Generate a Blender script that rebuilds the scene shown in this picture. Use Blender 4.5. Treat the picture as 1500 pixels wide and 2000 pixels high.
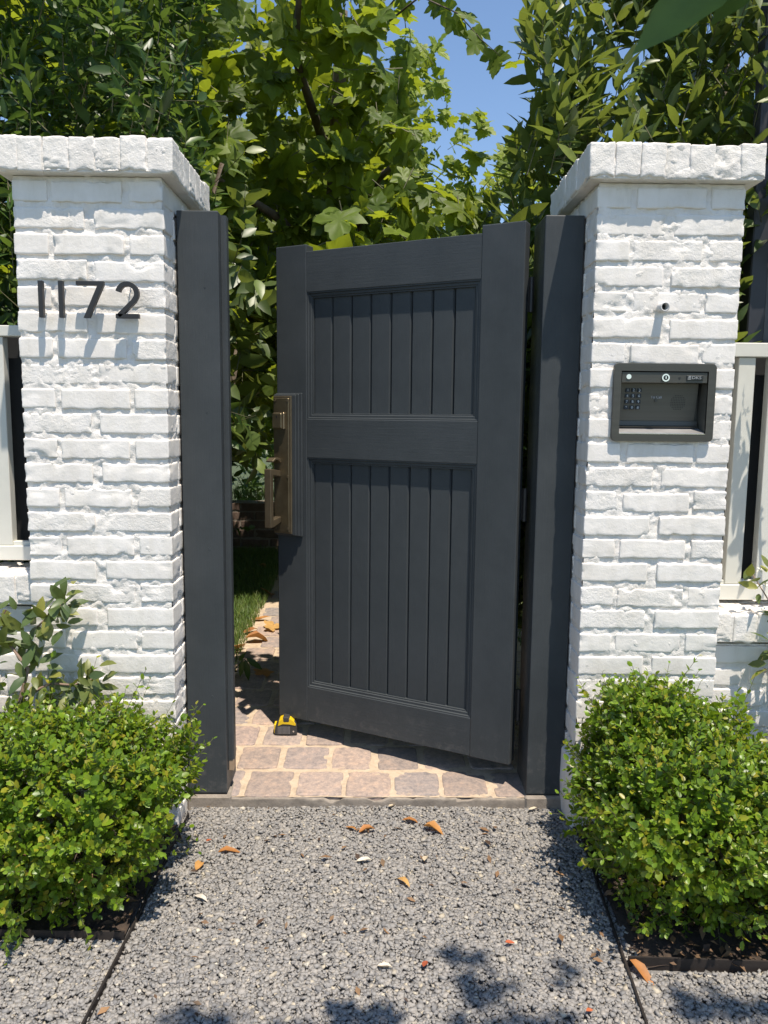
import bpy, bmesh, math
import numpy as np
from mathutils import Vector, Matrix, noise, Euler

for o in list(bpy.data.objects): bpy.data.objects.remove(o)
SC = bpy.context.scene
COL = SC.collection
rng = np.random.default_rng(1172)

# ------------------------------------------------------------------ camera
CAM_POS = np.array([0.0, -2.123, 1.19]); FPX = 1500.0
yaw, pitch, roll = [math.radians(a) for a in (0.7085, 7.046, 0.554)]
_f = np.array([math.sin(yaw)*math.cos(pitch), math.cos(yaw)*math.cos(pitch), -math.sin(pitch)])
_r0 = np.array([math.cos(yaw), -math.sin(yaw), 0.0]); _u0 = np.cross(_r0, _f)
_r = _r0*math.cos(roll)+_u0*math.sin(roll); _u = _u0*math.cos(roll)-_r0*math.sin(roll)
cam = bpy.data.cameras.new('camera'); cam.sensor_fit = 'VERTICAL'; cam.sensor_height = 36.0
cam.lens = 36.0*FPX/2000.0; cam.clip_start = 0.05; cam.clip_end = 2000
cam.dof.use_dof = True; cam.dof.focus_distance = 2.25; cam.dof.aperture_fstop = 13.0
camo = bpy.data.objects.new('camera', cam); COL.objects.link(camo)
camo.matrix_world = Matrix(((_r[0], _u[0], -_f[0], CAM_POS[0]), (_r[1], _u[1], -_f[1], CAM_POS[1]), (_r[2], _u[2], -_f[2], CAM_POS[2]), (0, 0, 0, 1)))
SC.camera = camo

# ------------------------------------------------------------------ light
SUN = Vector((0.17, -0.31, 1.0)).normalized()          # towards the sun
w = bpy.data.worlds.new('World'); SC.world = w; w.use_nodes = True
nt = w.node_tree; nt.nodes.clear()
sky = nt.nodes.new('ShaderNodeTexSky'); sky.sky_type = 'NISHITA'; sky.sun_disc = False
sky.sun_elevation = math.asin(SUN.z); sky.sun_rotation = math.atan2(SUN.x, SUN.y)
sky.air_density = 1.0; sky.dust_density = 0.2; sky.ozone_density = 3.0
bg = nt.nodes.new('ShaderNodeBackground'); bg.inputs[1].default_value = 0.13
wo = nt.nodes.new('ShaderNodeOutputWorld')
nt.links.new(sky.outputs[0], bg.inputs[0]); nt.links.new(bg.outputs[0], wo.inputs[0])
sl = bpy.data.lights.new('sun', 'SUN'); sl.energy = 5.0; sl.angle = math.radians(0.53); sl.color = (1.0, 0.905, 0.785)
so = bpy.data.objects.new('sun', sl); COL.objects.link(so)
so.rotation_euler = SUN.to_track_quat('Z', 'Y').to_euler(); so.location = (2, -4, 8)
vs = SC.view_settings; vs.view_transform = 'Standard'; vs.look = 'None'; vs.gamma = 1.0; vs.use_curve_mapping = False
vs.exposure = 0.52
SC.cycles.max_bounces = 6; SC.cycles.diffuse_bounces = 3; SC.cycles.glossy_bounces = 2; SC.cycles.transmission_bounces = 4

# ------------------------------------------------------------------ materials
def newmat(name):
    m = bpy.data.materials.new(name); m.use_nodes = True
    t = m.node_tree; b = t.nodes['Principled BSDF']
    return m, t, b
def N(t, typ, **kw):
    n = t.nodes.new(typ)
    for k, v in kw.items():
        if k.startswith('i_'): n.inputs[k[2:].replace('_', ' ')].default_value = v
        else: setattr(n, k, v)
    return n
def noise_node(t, scale, detail=6, rough=0.6, coord='Object', vec=None, stretch=None):
    tc = N(t, 'ShaderNodeTexCoord'); n = N(t, 'ShaderNodeTexNoise')
    n.inputs['Scale'].default_value = scale; n.inputs['Detail'].default_value = detail; n.inputs['Roughness'].default_value = rough
    src = vec if vec is not None else tc.outputs[coord]
    if stretch:
        mp = N(t, 'ShaderNodeMapping'); mp.inputs['Scale'].default_value = stretch
        t.links.new(src, mp.inputs[0]); src = mp.outputs[0]
    t.links.new(src, n.inputs['Vector']); return n
def ramp(t, src, stops):
    r = N(t, 'ShaderNodeValToRGB'); e = r.color_ramp.elements
    while len(e) > len(stops): e.remove(e[-1])
    while len(e) < len(stops): e.new(0.5)
    for el, (p, c) in zip(e, stops): el.position = p; el.color = (c[0], c[1], c[2], 1)
    t.links.new(src, r.inputs[0]); return r
def bump(t, b, srcs):
    prev = None
    for src, st, dist in srcs:
        bn = N(t, 'ShaderNodeBump'); bn.inputs['Strength'].default_value = st; bn.inputs['Distance'].default_value = dist
        t.links.new(src, bn.inputs['Height'])
        if prev: t.links.new(prev.outputs[0], bn.inputs['Normal'])
        prev = bn
    t.links.new(prev.outputs[0], b.inputs['Normal'])
def world_vec(t):
    g = N(t, 'ShaderNodeNewGeometry'); return g.outputs['Position']

def mat_white_paint(name, rough_scale=1.0):
    m, t, b = newmat(name); v = world_vec(t)
    n1 = noise_node(t, 9, 5, .6, vec=v); n2 = noise_node(t, 110, 6, .65, vec=v); n3 = noise_node(t, 420, 3, .6, vec=v)
    c = ramp(t, n1.outputs[0], [(.3, (.73, .688, .635)), (.55, (.81, .77, .72)), (.8, (.835, .797, .75))])
    n5 = noise_node(t, 22, 5, .65, vec=v, stretch=(1, 1, .22)); st_ = ramp(t, n5.outputs[0], [(.42, (1, 1, 1)), (.60, (.93, .925, .90)), (.74, (.80, .79, .755))])
    mx = N(t, 'ShaderNodeMix', data_type='RGBA', blend_type='MULTIPLY'); mx.inputs[0].default_value = .75; t.links.new(c.outputs[0], mx.inputs[6]); t.links.new(st_.outputs[0], mx.inputs[7])
    t.links.new(mx.outputs[2], b.inputs['Base Color']); b.inputs['Roughness'].default_value = .62
    bump(t, b, [(n2.outputs[0], .20*rough_scale, .005), (n3.outputs[0], .22*rough_scale, .002)])
    return m
def mat_plain(name, col, rough=.5, metal=0.0, bs=0, bd=.002, bst=.3, var=.0, stretch=None, spec=None):
    m, t, b = newmat(name)
    b.inputs['Base Color'].default_value = (*col, 1); b.inputs['Roughness'].default_value = rough; b.inputs['Metallic'].default_value = metal
    if spec is not None: b.inputs['Specular IOR Level'].default_value = spec
    if var:
        n = noise_node(t, 14, 6, .65, stretch=stretch)
        c = ramp(t, n.outputs[0], [(.3, tuple(x*(1-var) for x in col)), (.7, tuple(x*(1+var) for x in col))])
        t.links.new(c.outputs[0], b.inputs['Base Color'])
    if bs:
        n2 = noise_node(t, bs, 5, .6, stretch=stretch); bump(t, b, [(n2.outputs[0], bst, bd)])
    return m
def mat_gate(name, along):
    m, t, b = newmat(name)
    st = (1, 1, .06) if along == 'z' else (.06, 1, 1)
    tc = N(t, 'ShaderNodeTexCoord')
    n = noise_node(t, 160, 6, .7, stretch=st); n2 = noise_node(t, 5, 7, .7); n3 = noise_node(t, 300, 2, .5)
    n4 = noise_node(t, 28, 5, .7)
    c = ramp(t, n2.outputs[0], [(.32, (.041, .047, .0505)), (.6, (.052, .0585, .0625)), (.75, (.061, .067, .071))])
    # dust scuffs low on the gate
    sep = N(t, 'ShaderNodeSeparateXYZ'); t.links.new(world_vec(t), sep.inputs[0])
    mr = N(t, 'ShaderNodeMapRange'); mr.inputs[1].default_value = .24; mr.inputs[2].default_value = .10; mr.inputs[3].default_value = 0; mr.inputs[4].default_value = .6
    t.links.new(sep.outputs[2], mr.inputs[0])
    r2 = ramp(t, n4.outputs[0], [(.52, (0, 0, 0)), (.72, (1, 1, 1))])
    mul = N(t, 'ShaderNodeMath', operation='MULTIPLY'); t.links.new(mr.outputs[0], mul.inputs[0]); t.links.new(r2.outputs[0], mul.inputs[1])
    mx = N(t, 'ShaderNodeMix', data_type='RGBA'); t.links.new(mul.outputs[0], mx.inputs[0]); t.links.new(c.outputs[0], mx.inputs[6]); mx.inputs[7].default_value = (.13, .125, .12, 1)
    sc = noise_node(t, 34, 8, .85, stretch=(1, 1, .35)); rs = ramp(t, sc.outputs[0], [(.66, (0, 0, 0)), (.74, (1, 1, 1))])
    ms_ = N(t, 'ShaderNodeMath', operation='MULTIPLY'); t.links.new(rs.outputs[0], ms_.inputs[0]); ms_.inputs[1].default_value = .35
    m3 = N(t, 'ShaderNodeMix', data_type='RGBA'); t.links.new(ms_.outputs[0], m3.inputs[0]); t.links.new(mx.outputs[2], m3.inputs[6]); m3.inputs[7].default_value = (.12, .12, .12, 1)
    t.links.new(m3.outputs[2], b.inputs['Base Color'])
    rr = ramp(t, n4.outputs[0], [(.3, (.36,)*3), (.7, (.52,)*3)]); t.links.new(rr.outputs[0], b.inputs['Roughness'])
    b.inputs['Specular IOR Level'].default_value = .2
    bump(t, b, [(n.outputs[0], .30, .002), (n3.outputs[0], .15, .001)])
    return m
def mat_leaf(name, cols, trans=(.30, .42, .05), tw=.38, rough=.38, island=False, spec=.5):
    """cols: ramp of leaf colours picked per leaf"""
    m, t, b = newmat(name)
    at = N(t, 'ShaderNodeAttribute', attribute_name='lv'); oi = N(t, 'ShaderNodeObjectInfo')
    ad = N(t, 'ShaderNodeMath', operation='ADD'); t.links.new(at.outputs['Fac'], ad.inputs[0]); t.links.new(oi.outputs['Random'], ad.inputs[1])
    fr = N(t, 'ShaderNodeMath', operation='FRACT'); t.links.new(ad.outputs[0], fr.inputs[0])
    k = len(cols); c = ramp(t, fr.outputs[0], [(i/(k-1), x) for i, x in enumerate(cols)])
    nn = noise_node(t, 45, 3, .6, vec=world_vec(t)); mixv = N(t, 'ShaderNodeMix', data_type='RGBA', blend_type='MULTIPLY')
    mixv.inputs[0].default_value = .5; t.links.new(c.outputs[0], mixv.inputs[6]); rv = ramp(t, nn.outputs[0], [(.3, (.65,)*3), (.7, (1.25,)*3)]); t.links.new(rv.outputs[0], mixv.inputs[7])
    t.links.new(mixv.outputs[2], b.inputs['Base Color']); b.inputs['Roughness'].default_value = rough; b.inputs['Specular IOR Level'].default_value = spec
    tr = N(t, 'ShaderNodeBsdfTranslucent'); mt = N(t, 'ShaderNodeMix', data_type='RGBA', blend_type='MULTIPLY'); mt.inputs[0].default_value = 1
    g = N(t, 'ShaderNodeMix', data_type='RGBA'); g.inputs[0].default_value = .55; t.links.new(mixv.outputs[2], g.inputs[6]); g.inputs[7].default_value = (*trans, 1)
    t.links.new(g.outputs[2], tr.inputs['Color'])
    ms = N(t, 'ShaderNodeMixShader'); ms.inputs[0].default_value = tw
    out = t.nodes['Material Output']; t.links.new(b.outputs[0], ms.inputs[1]); t.links.new(tr.outputs[0], ms.inputs[2]); t.links.new(ms.outputs[0], out.inputs['Surface'])
    return m

M = {}
M['white'] = mat_white_paint('painted_brick'); M['whiterough'] = mat_white_paint('painted_rough_brick', 2.0)
M['mortar'] = mat_white_paint('painted_mortar', 2.4)
M['gate_v'] = mat_gate('charcoal_paint_vertical', 'z'); M['gate_h'] = mat_gate('charcoal_paint_horizontal', 'x')
M['black'] = mat_plain('black_metal', (.022, .021, .021), .45)
M['bronze'] = mat_plain('aged_bronze', (.165, .135, .085), .38, .8, 60, .001, .15, .25)
M['bronze_edge'] = mat_plain('bronze_worn', (.24, .19, .125), .36, .8, 60, .001, .15, .2)
M['steel'] = mat_plain('brushed_dark_steel', (.075, .073, .062), .38, .35, 0, var=.12, stretch=(.1, 1, 6))
M['steel2'] = mat_plain('panel_steel', (.105, .104, .090), .45, .25, 0, var=.12, stretch=(.1, 1, 6))
M['chrome'] = mat_plain('chrome', (.7, .7, .7), .12, 1)
M['tray'] = mat_plain('tray_steel', (.42, .41, .40), .38, .5, 40, .001, .2, .25)
M['key'] = mat_plain('key_black', (.02, .022, .02), .4)
M['keytext'] = mat_plain('key_print', (.6, .62, .6), .6)
M['cream'] = mat_plain('cream_powder_coat', (.62, .61, .55), .42, 0, 60, .001, .1, .04)
M['screen'] = mat_plain('black_screen_mesh', (.012, .013, .014), .75, 0, 500, .002, .4)
M['yellow'] = mat_plain('yellow_plastic', (.68, .46, .01), .42, 0, 0, var=.08)
M['rubber'] = mat_plain('black_rubber', (.035, .034, .034), .6, 0, 200, .001, .2, .2)
M['grey_pl'] = mat_plain('grey_plastic', (.16, .15, .15), .5)
M['bark'] = mat_plain('bark', (.11, .085, .06), .85, 0, 60, .006, .7, .35)
M['twig'] = mat_plain('twig', (.10, .095, .045), .7)
M['vinestem'] = mat_plain('vine_stem', (.22, .15, .11), .75, 0, 90, .003, .5, .25)
M['edging'] = mat_plain('edging_metal', (.03, .024, .021), .6, .3, 30, .002, .3, .4)
M['barewood'] = mat_plain('bare_wood', (.33, .24, .16), .7, 0, 50, .002, .3, .2, (1, 1, .1))
M['petal'] = mat_plain('petal', (.8, .78, .66), .6); M['petal_old'] = mat_plain('petal_faded', (.55, .33, .14), .7)
M['pipe'] = mat_plain('painted_pipe', (.62, .61, .59), .5)
M['darkpole'] = mat_plain('dark_painted_steel', (.03, .03, .036), .42)

def mat_paver():
    m, t, b = newmat('tumbled_paver')
    oi = N(t, 'ShaderNodeObjectInfo'); v = world_vec(t)
    c = ramp(t, oi.outputs['Random'], [(0, (.23, .19, .168)), (.25, (.30, .238, .20)), (.5, (.35, .272, .228)), (.75, (.23, .207, .195)), (1, (.37, .272, .228))])
    n1 = noise_node(t, 26, 7, .7, vec=v); n2 = noise_node(t, 190, 5, .7, vec=v)
    mx = N(t, 'ShaderNodeMix', data_type='RGBA', blend_type='MULTIPLY'); mx.inputs[0].default_value = .8
    r = ramp(t, n1.outputs[0], [(.28, (.58, .60, .66)), (.48, (1, 1, 1)), (.72, (1.45, 1.30, 1.15))]); t.links.new(c.outputs[0], mx.inputs[6]); t.links.new(r.outputs[0], mx.inputs[7])
    m2 = N(t, 'ShaderNodeMix', data_type='RGBA', blend_type='MULTIPLY'); m2.inputs[0].default_value = .8; n6 = noise_node(t, 75, 8, .8, vec=v)
    r6 = ramp(t, n6.outputs[0], [(.3, (.55, .56, .6)), (.5, (1, 1, 1)), (.68, (1.5, 1.4, 1.28))]); t.links.new(mx.outputs[2], m2.inputs[6]); t.links.new(r6.outputs[0], m2.inputs[7])
    t.links.new(m2.outputs[2], b.inputs['Base Color']); b.inputs['Roughness'].default_value = .85
    bump(t, b, [(n1.outputs[0], .3, .006), (n2.outputs[0], .45, .003)]); return m
M['paver'] = mat_paver()
def mat_ground(name, stops, s1=30, s2=200, bd=.006, rough=.95):
    m, t, b = newmat(name); v = world_vec(t); n1 = noise_node(t, s1, 8, .7, vec=v); n2 = noise_node(t, s2, 5, .7, vec=v)
    c = ramp(t, n1.outputs[0], stops); t.links.new(c.outputs[0], b.inputs['Base Color']); b.inputs['Roughness'].default_value = rough
    bump(t, b, [(n1.outputs[0], .5, bd), (n2.outputs[0], .5, bd*.5)]); return m
M['sand'] = mat_ground('sand_joint', [(.25, (.27, .205, .145)), (.45, (.42, .33, .235)), (.7, (.52, .42, .31))], 40, 300, .004)
M['soil'] = mat_ground('soil', [(.3, (.022, .016, .012)), (.55, (.05, .034, .024)), (.75, (.10, .068, .045))], 35, 160, .012)
M['gravelbase'] = mat_ground('gravel_base', [(.3, (.15, .145, .14)), (.7, (.25, .24, .225))], 120, 300, .008)
M['concrete'] = mat_ground('old_concrete', [(.3, (.17, .145, .12)), (.7, (.30, .26, .215))], 30, 200, .004)
M['turfsoil'] = mat_ground('turf_soil', [(.3, (.03, .045, .015)), (.7, (.07, .09, .03))], 40, 200, .01)
def mat_gravel():
    m, t, b = newmat('grey_gravel'); g = N(t, 'ShaderNodeNewGeometry')
    c = ramp(t, g.outputs['Random Per Island'], [(0, (.165, .16, .155)), (.2, (.22, .212, .20)), (.7, (.275, .26, .238)), (.95, (.32, .295, .26)), (.98, (.40, .35, .26)), (1, (.50, .46, .38))])
    n = noise_node(t, 260, 4, .6, vec=g.outputs['Position']); mx = N(t, 'ShaderNodeMix', data_type='RGBA', blend_type='MULTIPLY'); mx.inputs[0].default_value = .6
    r = ramp(t, n.outputs[0], [(.3, (.7,)*3), (.7, (1.2,)*3)]); t.links.new(c.outputs[0], mx.inputs[6]); t.links.new(r.outputs[0], mx.inputs[7]); t.links.new(mx.outputs[2], b.inputs['Base Color'])
    b.inputs['Roughness'].default_value = .8; bump(t, b, [(n.outputs[0], .3, .002)]); return m
M['gravel'] = mat_gravel()
M['box'] = mat_leaf('boxwood_leaf', [(.05, .105, .012), (.095, .175, .013), (.145, .245, .017), (.195, .305, .02), (.07, .135, .014), (.22, .29, .02), (.29, .25, .025)], (.45, .60, .03), .34, .38, spec=.45)
M['laurel'] = mat_leaf('laurel_leaf', [(.026, .058, .014), (.035, .075, .018), (.05, .095, .02), (.07, .13, .022), (.035, .07, .018), (.10, .16, .025)], (.26, .40, .05), .30, .40, spec=.4)
M['bay'] = mat_leaf('bay_leaf', [(.05, .085, .024), (.07, .11, .028), (.09, .135, .03), (.13, .18, .035), (.06, .09, .025), (.17, .21, .03)], (.38, .46, .06), .30, .42, spec=.5)
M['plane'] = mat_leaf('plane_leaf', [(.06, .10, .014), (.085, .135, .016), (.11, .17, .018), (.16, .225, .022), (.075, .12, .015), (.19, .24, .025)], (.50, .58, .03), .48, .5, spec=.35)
M['plane_sun_tint'] = mat_leaf('sun_tinted_plane_leaf', [(.13, .19, .02), (.17, .24, .022), (.21, .28, .026), (.24, .29, .03)], (.52, .60, .04), .45, .5, spec=.35)  # lighter copy of the plane leaf, sunlight put into the colour
M['jasmine'] = mat_leaf('jasmine_leaf', [(.05, .085, .03), (.07, .11, .035), (.09, .13, .04), (.24, .24, .05), (.06, .10, .03)], (.36, .42, .06), .28, .42)
M['grass'] = mat_leaf('grass_blade', [(.06, .11, .02), (.09, .16, .03), (.13, .20, .04), (.20, .22, .07)], (.3, .42, .08), .35, .5)
M['dry'] = mat_leaf('dry_leaf', [(.36, .15, .04), (.46, .22, .06), (.50, .30, .10), (.30, .12, .04), (.42, .18, .05)], (.5, .25, .05), .2, .6)
M['dryred'] = mat_leaf('red_leaf', [(.36, .08, .03), (.45, .12, .04), (.30, .07, .03)], (.5, .15, .05), .15, .6)
M['drypale'] = mat_leaf('pale_leaf', [(.55, .50, .42), (.62, .56, .45), (.50, .42, .30)], (.5, .4, .2), .1, .7)

# ------------------------------------------------------------------ object helpers
def link(name, data, parent=None, mw=None, world_parent=True):
    o = bpy.data.objects.new(name, data); COL.objects.link(o)
    if mw is not None: o.matrix_basis = mw
    if parent is not None:
        o.parent = parent
        if world_parent:
            o.matrix_parent_inverse = parent.get('_', None) and Matrix() or WORLD[parent.name].inverted()
    WORLD[o.name] = (mw.copy() if mw is not None else Matrix()) if (parent is None or world_parent) else WORLD[parent.name] @ (mw if mw is not None else Matrix())
    return o
WORLD = {}
def tag(o, label=None, cat=None, group=None, kind=None):
    if label: o['label'] = label
    if cat: o['category'] = cat
    if group: o['group'] = group
    if kind: o['kind'] = kind
    return o
def thing(name, loc, label, cat, group=None, rotz=0):
    mw = Matrix.Translation(Vector(loc)) @ Matrix.Rotation(rotz, 4, 'Z')
    o = link(name, None, None, mw); o.empty_display_size = .1
    return tag(o, label, cat, group)
def pydata(name, verts, faces, mat, smooth=False, sharp=None):
    me = bpy.data.meshes.new(name); me.from_pydata([tuple(v) for v in verts], [], faces)
    me.materials.append(mat)
    if smooth: me.polygons.foreach_set('use_smooth', [True]*len(me.polygons))
    me.update(); return me
def fast_mesh(name, V, F, mat, lv=None, smooth=False):
    V = np.ascontiguousarray(V, np.float32); F = np.ascontiguousarray(F, np.int32)
    me = bpy.data.meshes.new(name); me.vertices.add(len(V)); me.vertices.foreach_set('co', V.ravel())
    me.loops.add(F.size); me.loops.foreach_set('vertex_index', F.ravel()); me.polygons.add(len(F))
    me.polygons.foreach_set('loop_start', np.arange(0, F.size, F.shape[1], dtype=np.int32))
    me.polygons.foreach_set('loop_total', np.full(len(F), F.shape[1], np.int32))
    if smooth: me.polygons.foreach_set('use_smooth', np.ones(len(F), bool))
    if lv is not None:
        a = me.attributes.new('lv', 'FLOAT', 'POINT'); a.data.foreach_set('value', np.ascontiguousarray(lv, np.float32))
    me.materials.append(mat); me.update(calc_edges=True); return me
def box_mesh(name, x0, x1, y0, y1, z0, z1, mat, bev=0.0, seg=1):
    bm = bmesh.new(); bmesh.ops.create_cube(bm, size=1.0)
    for v in bm.verts: v.co = Vector((x0+(v.co.x+.5)*(x1-x0), y0+(v.co.y+.5)*(y1-y0), z0+(v.co.z+.5)*(z1-z0)))
    if bev: bmesh.ops.bevel(bm, geom=bm.edges[:], offset=bev, segments=seg, affect='EDGES', profile=.5)
    me = bpy.data.meshes.new(name); bm.to_mesh(me); bm.free(); me.materials.append(mat); return me
def prism(name, pts, d0, d1, mat, axis='y', bev=0):
    """pts (a,b) polygon; extruded along axis: 'y' -> (a,d,b), 'x' -> (d,a,b), 'z' -> (a,b,d)"""
    f = {'y': lambda a, b, d: (a, d, b), 'x': lambda a, b, d: (d, a, b), 'z': lambda a, b, d: (a, b, d)}[axis]
    n = len(pts); V = [f(a, b, d0) for a, b in pts]+[f(a, b, d1) for a, b in pts]
    F = [list(range(n)), list(range(2*n-1, n-1, -1))]+[[i, (i+1) % n+0, n+(i+1) % n, n+i] for i in range(n)]
    bm = bmesh.new(); vs_ = [bm.verts.new(v) for v in V]
    for fc in F: bm.faces.new([vs_[i] for i in fc])
    bmesh.ops.recalc_face_normals(bm, faces=bm.faces[:])
    if bev: bmesh.ops.bevel(bm, geom=[e for e in bm.edges if e.calc_face_angle(0) > .6], offset=bev, segments=2, affect='EDGES', profile=.5)
    me = bpy.data.meshes.new(name); bm.to_mesh(me); bm.free(); me.materials.append(mat); return me
def ribbon(pts, wd):
    """2-D stroke polygon along a polyline"""
    P = [Vector(p) for p in pts]; L, R = [], []
    for i, p in enumerate(P):
        d0 = (p-P[i-1]).normalized() if i else None; d1 = (P[i+1]-p).normalized() if i < len(P)-1 else None
        d = ((d0 or d1)+(d1 or d0)).normalized(); n = Vector((-d.y, d.x)); k = 1
        if d0 and d1: k = 1/max(.35, n.dot(Vector((-d0.y, d0.x))))
        L.append(p+n*wd/2*k); R.append(p-n*wd/2*k)
    return [tuple(v) for v in L+R[::-1]]
def tube(path, radii, seg=8, cap=True):
    P = [Vector(p) for p in path]; V, F = [], []
    up = Vector((0, 0, 1))
    for i, p in enumerate(P):
        d = (P[min(i+1, len(P)-1)]-P[max(i-1, 0)]).normalized()
        a = d.cross(up if abs(d.z) < .95 else Vector((1, 0, 0))).normalized(); b = d.cross(a)
        r = radii[i] if hasattr(radii, '__len__') else radii
        V += [p+(a*math.cos(2*math.pi*k/seg)+b*math.sin(2*math.pi*k/seg))*r for k in range(seg)]
        if i: F += [[(i-1)*seg+k, (i-1)*seg+(k+1) % seg, i*seg+(k+1) % seg, i*seg+k] for k in range(seg)]
    if cap: F += [list(range(seg))[::-1], [(len(P)-1)*seg+k for k in range(seg)]]
    return V, F
def tube_obj(name, path, radii, mat, parent=None, seg=8, **kw):
    V, F = tube(path, radii, seg); return link(name, pydata(name, V, F, mat, True), parent, **kw)
def text_mesh(name, s, size, depth, mat):
    c = bpy.data.curves.new(name, 'FONT'); c.body = s; c.size = size; c.extrude = depth; c.align_x = 'CENTER'; c.align_y = 'CENTER'; c.resolution_u = 3
    o = bpy.data.objects.new('tmp', c); COL.objects.link(o); bpy.context.view_layer.update()
    me = bpy.data.meshes.new_from_object(o.evaluated_get(bpy.context.evaluated_depsgraph_get()))
    bpy.data.objects.remove(o); bpy.data.curves.remove(c); me.materials.clear(); me.materials.append(mat); me.name = name; return me
FACE_CAM = Matrix.Rotation(math.pi/2, 4, 'X')           # text plane XY -> XZ, facing -Y

# ------------------------------------------------------------------ ground
def sheet(name, x0, x1, y0, y1, z, mat, nx=1, ny=1, amp=0, fn=None, parent=None):
    V, F = [], []
    for j in range(ny+1):
        for i in range(nx+1):
            x = x0+(x1-x0)*i/nx; y = y0+(y1-y0)*j/ny; zz = z
            if fn: zz = fn(x, y)
            if amp: zz += amp*noise.fractal(Vector((x*9, y*9, 3.1)), 1, 2, 4)
            V.append((x, y, zz))
    for j in range(ny):
        for i in range(nx):
            a = j*(nx+1)+i; F.append((a, a+1, a+nx+2, a+nx+1))
    return link(name, pydata(name, V, F, mat, True), parent)
tag(sheet('ground', -300, 300, -300, 300, -.05, M['turfsoil']), kind='structure')
tag(sheet('gravel_bed', -2.6, 2.6, -3.4, .16, -.008, M['gravelbase'], 1, 1), kind='structure')

def path_z(y): return .035+.045*(max(y, .11)-.11)

# gravel stones (stuff)
ico_v = []
ph = (1+5**.5)/2
for a, b in ((-1, ph), (1, ph), (-1, -ph), (1, -ph)): ico_v += [(a, b, 0)]
for a, b in ((-1, ph), (1, ph), (-1, -ph), (1, -ph)): ico_v += [(0, a, b)]
for a, b in ((ph, -1), (ph, 1), (-ph, -1), (-ph, 1)): ico_v += [(a, 0, b)]
ICO = np.array(ico_v)/np.linalg.norm(ico_v[0])
ICF = np.array([(0, 11, 5), (0, 5, 1), (0, 1, 7), (0, 7, 10), (0, 10, 11), (1, 5, 9), (5, 11, 4), (11, 10, 2), (10, 7, 6), (7, 1, 8), (3, 9, 4), (3, 4, 2), (3, 2, 6), (3, 6, 8), (3, 8, 9), (4, 9, 5), (2, 4, 11), (6, 2, 10), (8, 6, 7), (9, 8, 1)])
def rand_rot(n):
    q = rng.normal(size=(n, 4)); q /= np.linalg.norm(q, axis=1)[:, None]; a, b, c, d = q.T
    return np.stack([np.stack([1-2*(c*c+d*d), 2*(b*c-a*d), 2*(b*d+a*c)], -1), np.stack([2*(b*c+a*d), 1-2*(b*b+d*d), 2*(c*d-a*b)], -1), np.stack([2*(b*d-a*c), 2*(c*d+a*b), 1-2*(b*b+c*c)], -1)], 1)
CUB = np.array([(x, y, z) for x in (-1, 1) for y in (-1, 1) for z in (-1, 1)], float)
CUF = np.array([(0, 1, 3), (0, 3, 2), (4, 6, 7), (4, 7, 5), (0, 4, 5), (0, 5, 1), (2, 3, 7), (2, 7, 6), (0, 2, 6), (0, 6, 4), (1, 5, 7), (1, 7, 3)])
def stones(areas, dens):
    XY = np.concatenate([np.stack([rng.uniform(x0, x1, int((x1-x0)*(y1-y0)*dens)), rng.uniform(y0, y1, int((x1-x0)*(y1-y0)*dens))], 1) for x0, x1, y0, y1 in areas]); n = len(XY)
    sz = np.exp(rng.normal(math.log(.0039), .30, n)).clip(.002, .0085)
    v = CUB[None]*rng.uniform(.45, 1.1, (n, 8, 3)); v = v*(np.stack([rng.uniform(.9, 1.3, n), rng.uniform(.7, 1.0, n), rng.uniform(.40, .75, n)], 1)*sz[:, None])[:, None, :]
    th = rng.uniform(0, 6.283, n); c, s_ = np.cos(th), np.sin(th); Rz = np.zeros((n, 3, 3)); Rz[:, 0, 0] = c; Rz[:, 0, 1] = -s_; Rz[:, 1, 0] = s_; Rz[:, 1, 1] = c; Rz[:, 2, 2] = 1
    tl = rng.normal(0, .38, n); Rx = np.zeros((n, 3, 3)); Rx[:, 0, 0] = 1; Rx[:, 1, 1] = np.cos(tl); Rx[:, 1, 2] = -np.sin(tl); Rx[:, 2, 1] = np.sin(tl); Rx[:, 2, 2] = np.cos(tl)
    v = np.einsum('nij,nkj->nki', Rz@Rx, v)
    z = rng.uniform(-.004, .003, n)+.003*np.sin(XY[:, 0]*7+1)*np.sin(XY[:, 1]*9)
    v += np.concatenate([XY, z[:, None]], 1)[:, None, :]
    return v.reshape(-1, 3), (CUF[None]+(np.arange(n)*8)[:, None, None]).reshape(-1, 3)
V, F = stones([(-.552, .60, -1.05, .112), (-1.25, -.56, -1.05, -.50), (.55, 1.25, -1.05, -.60)], 44000)
tag(link('gravel', fast_mesh('gravel', V, F, M['gravel'])), 'loose grey crushed gravel covering the walk up to the gate', 'gravel', kind='stuff')

# soil beds
for nm, x0, x1, y0, y1 in (('soil_bed', -2.4, -.566, -.488, .07), ('soil_bed', .585, 2.4, -.585, .07)):
    tag(sheet(nm, x0, x1, y0, y1, .004, M['soil'], 120, 40, .012), kind='structure')

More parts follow.
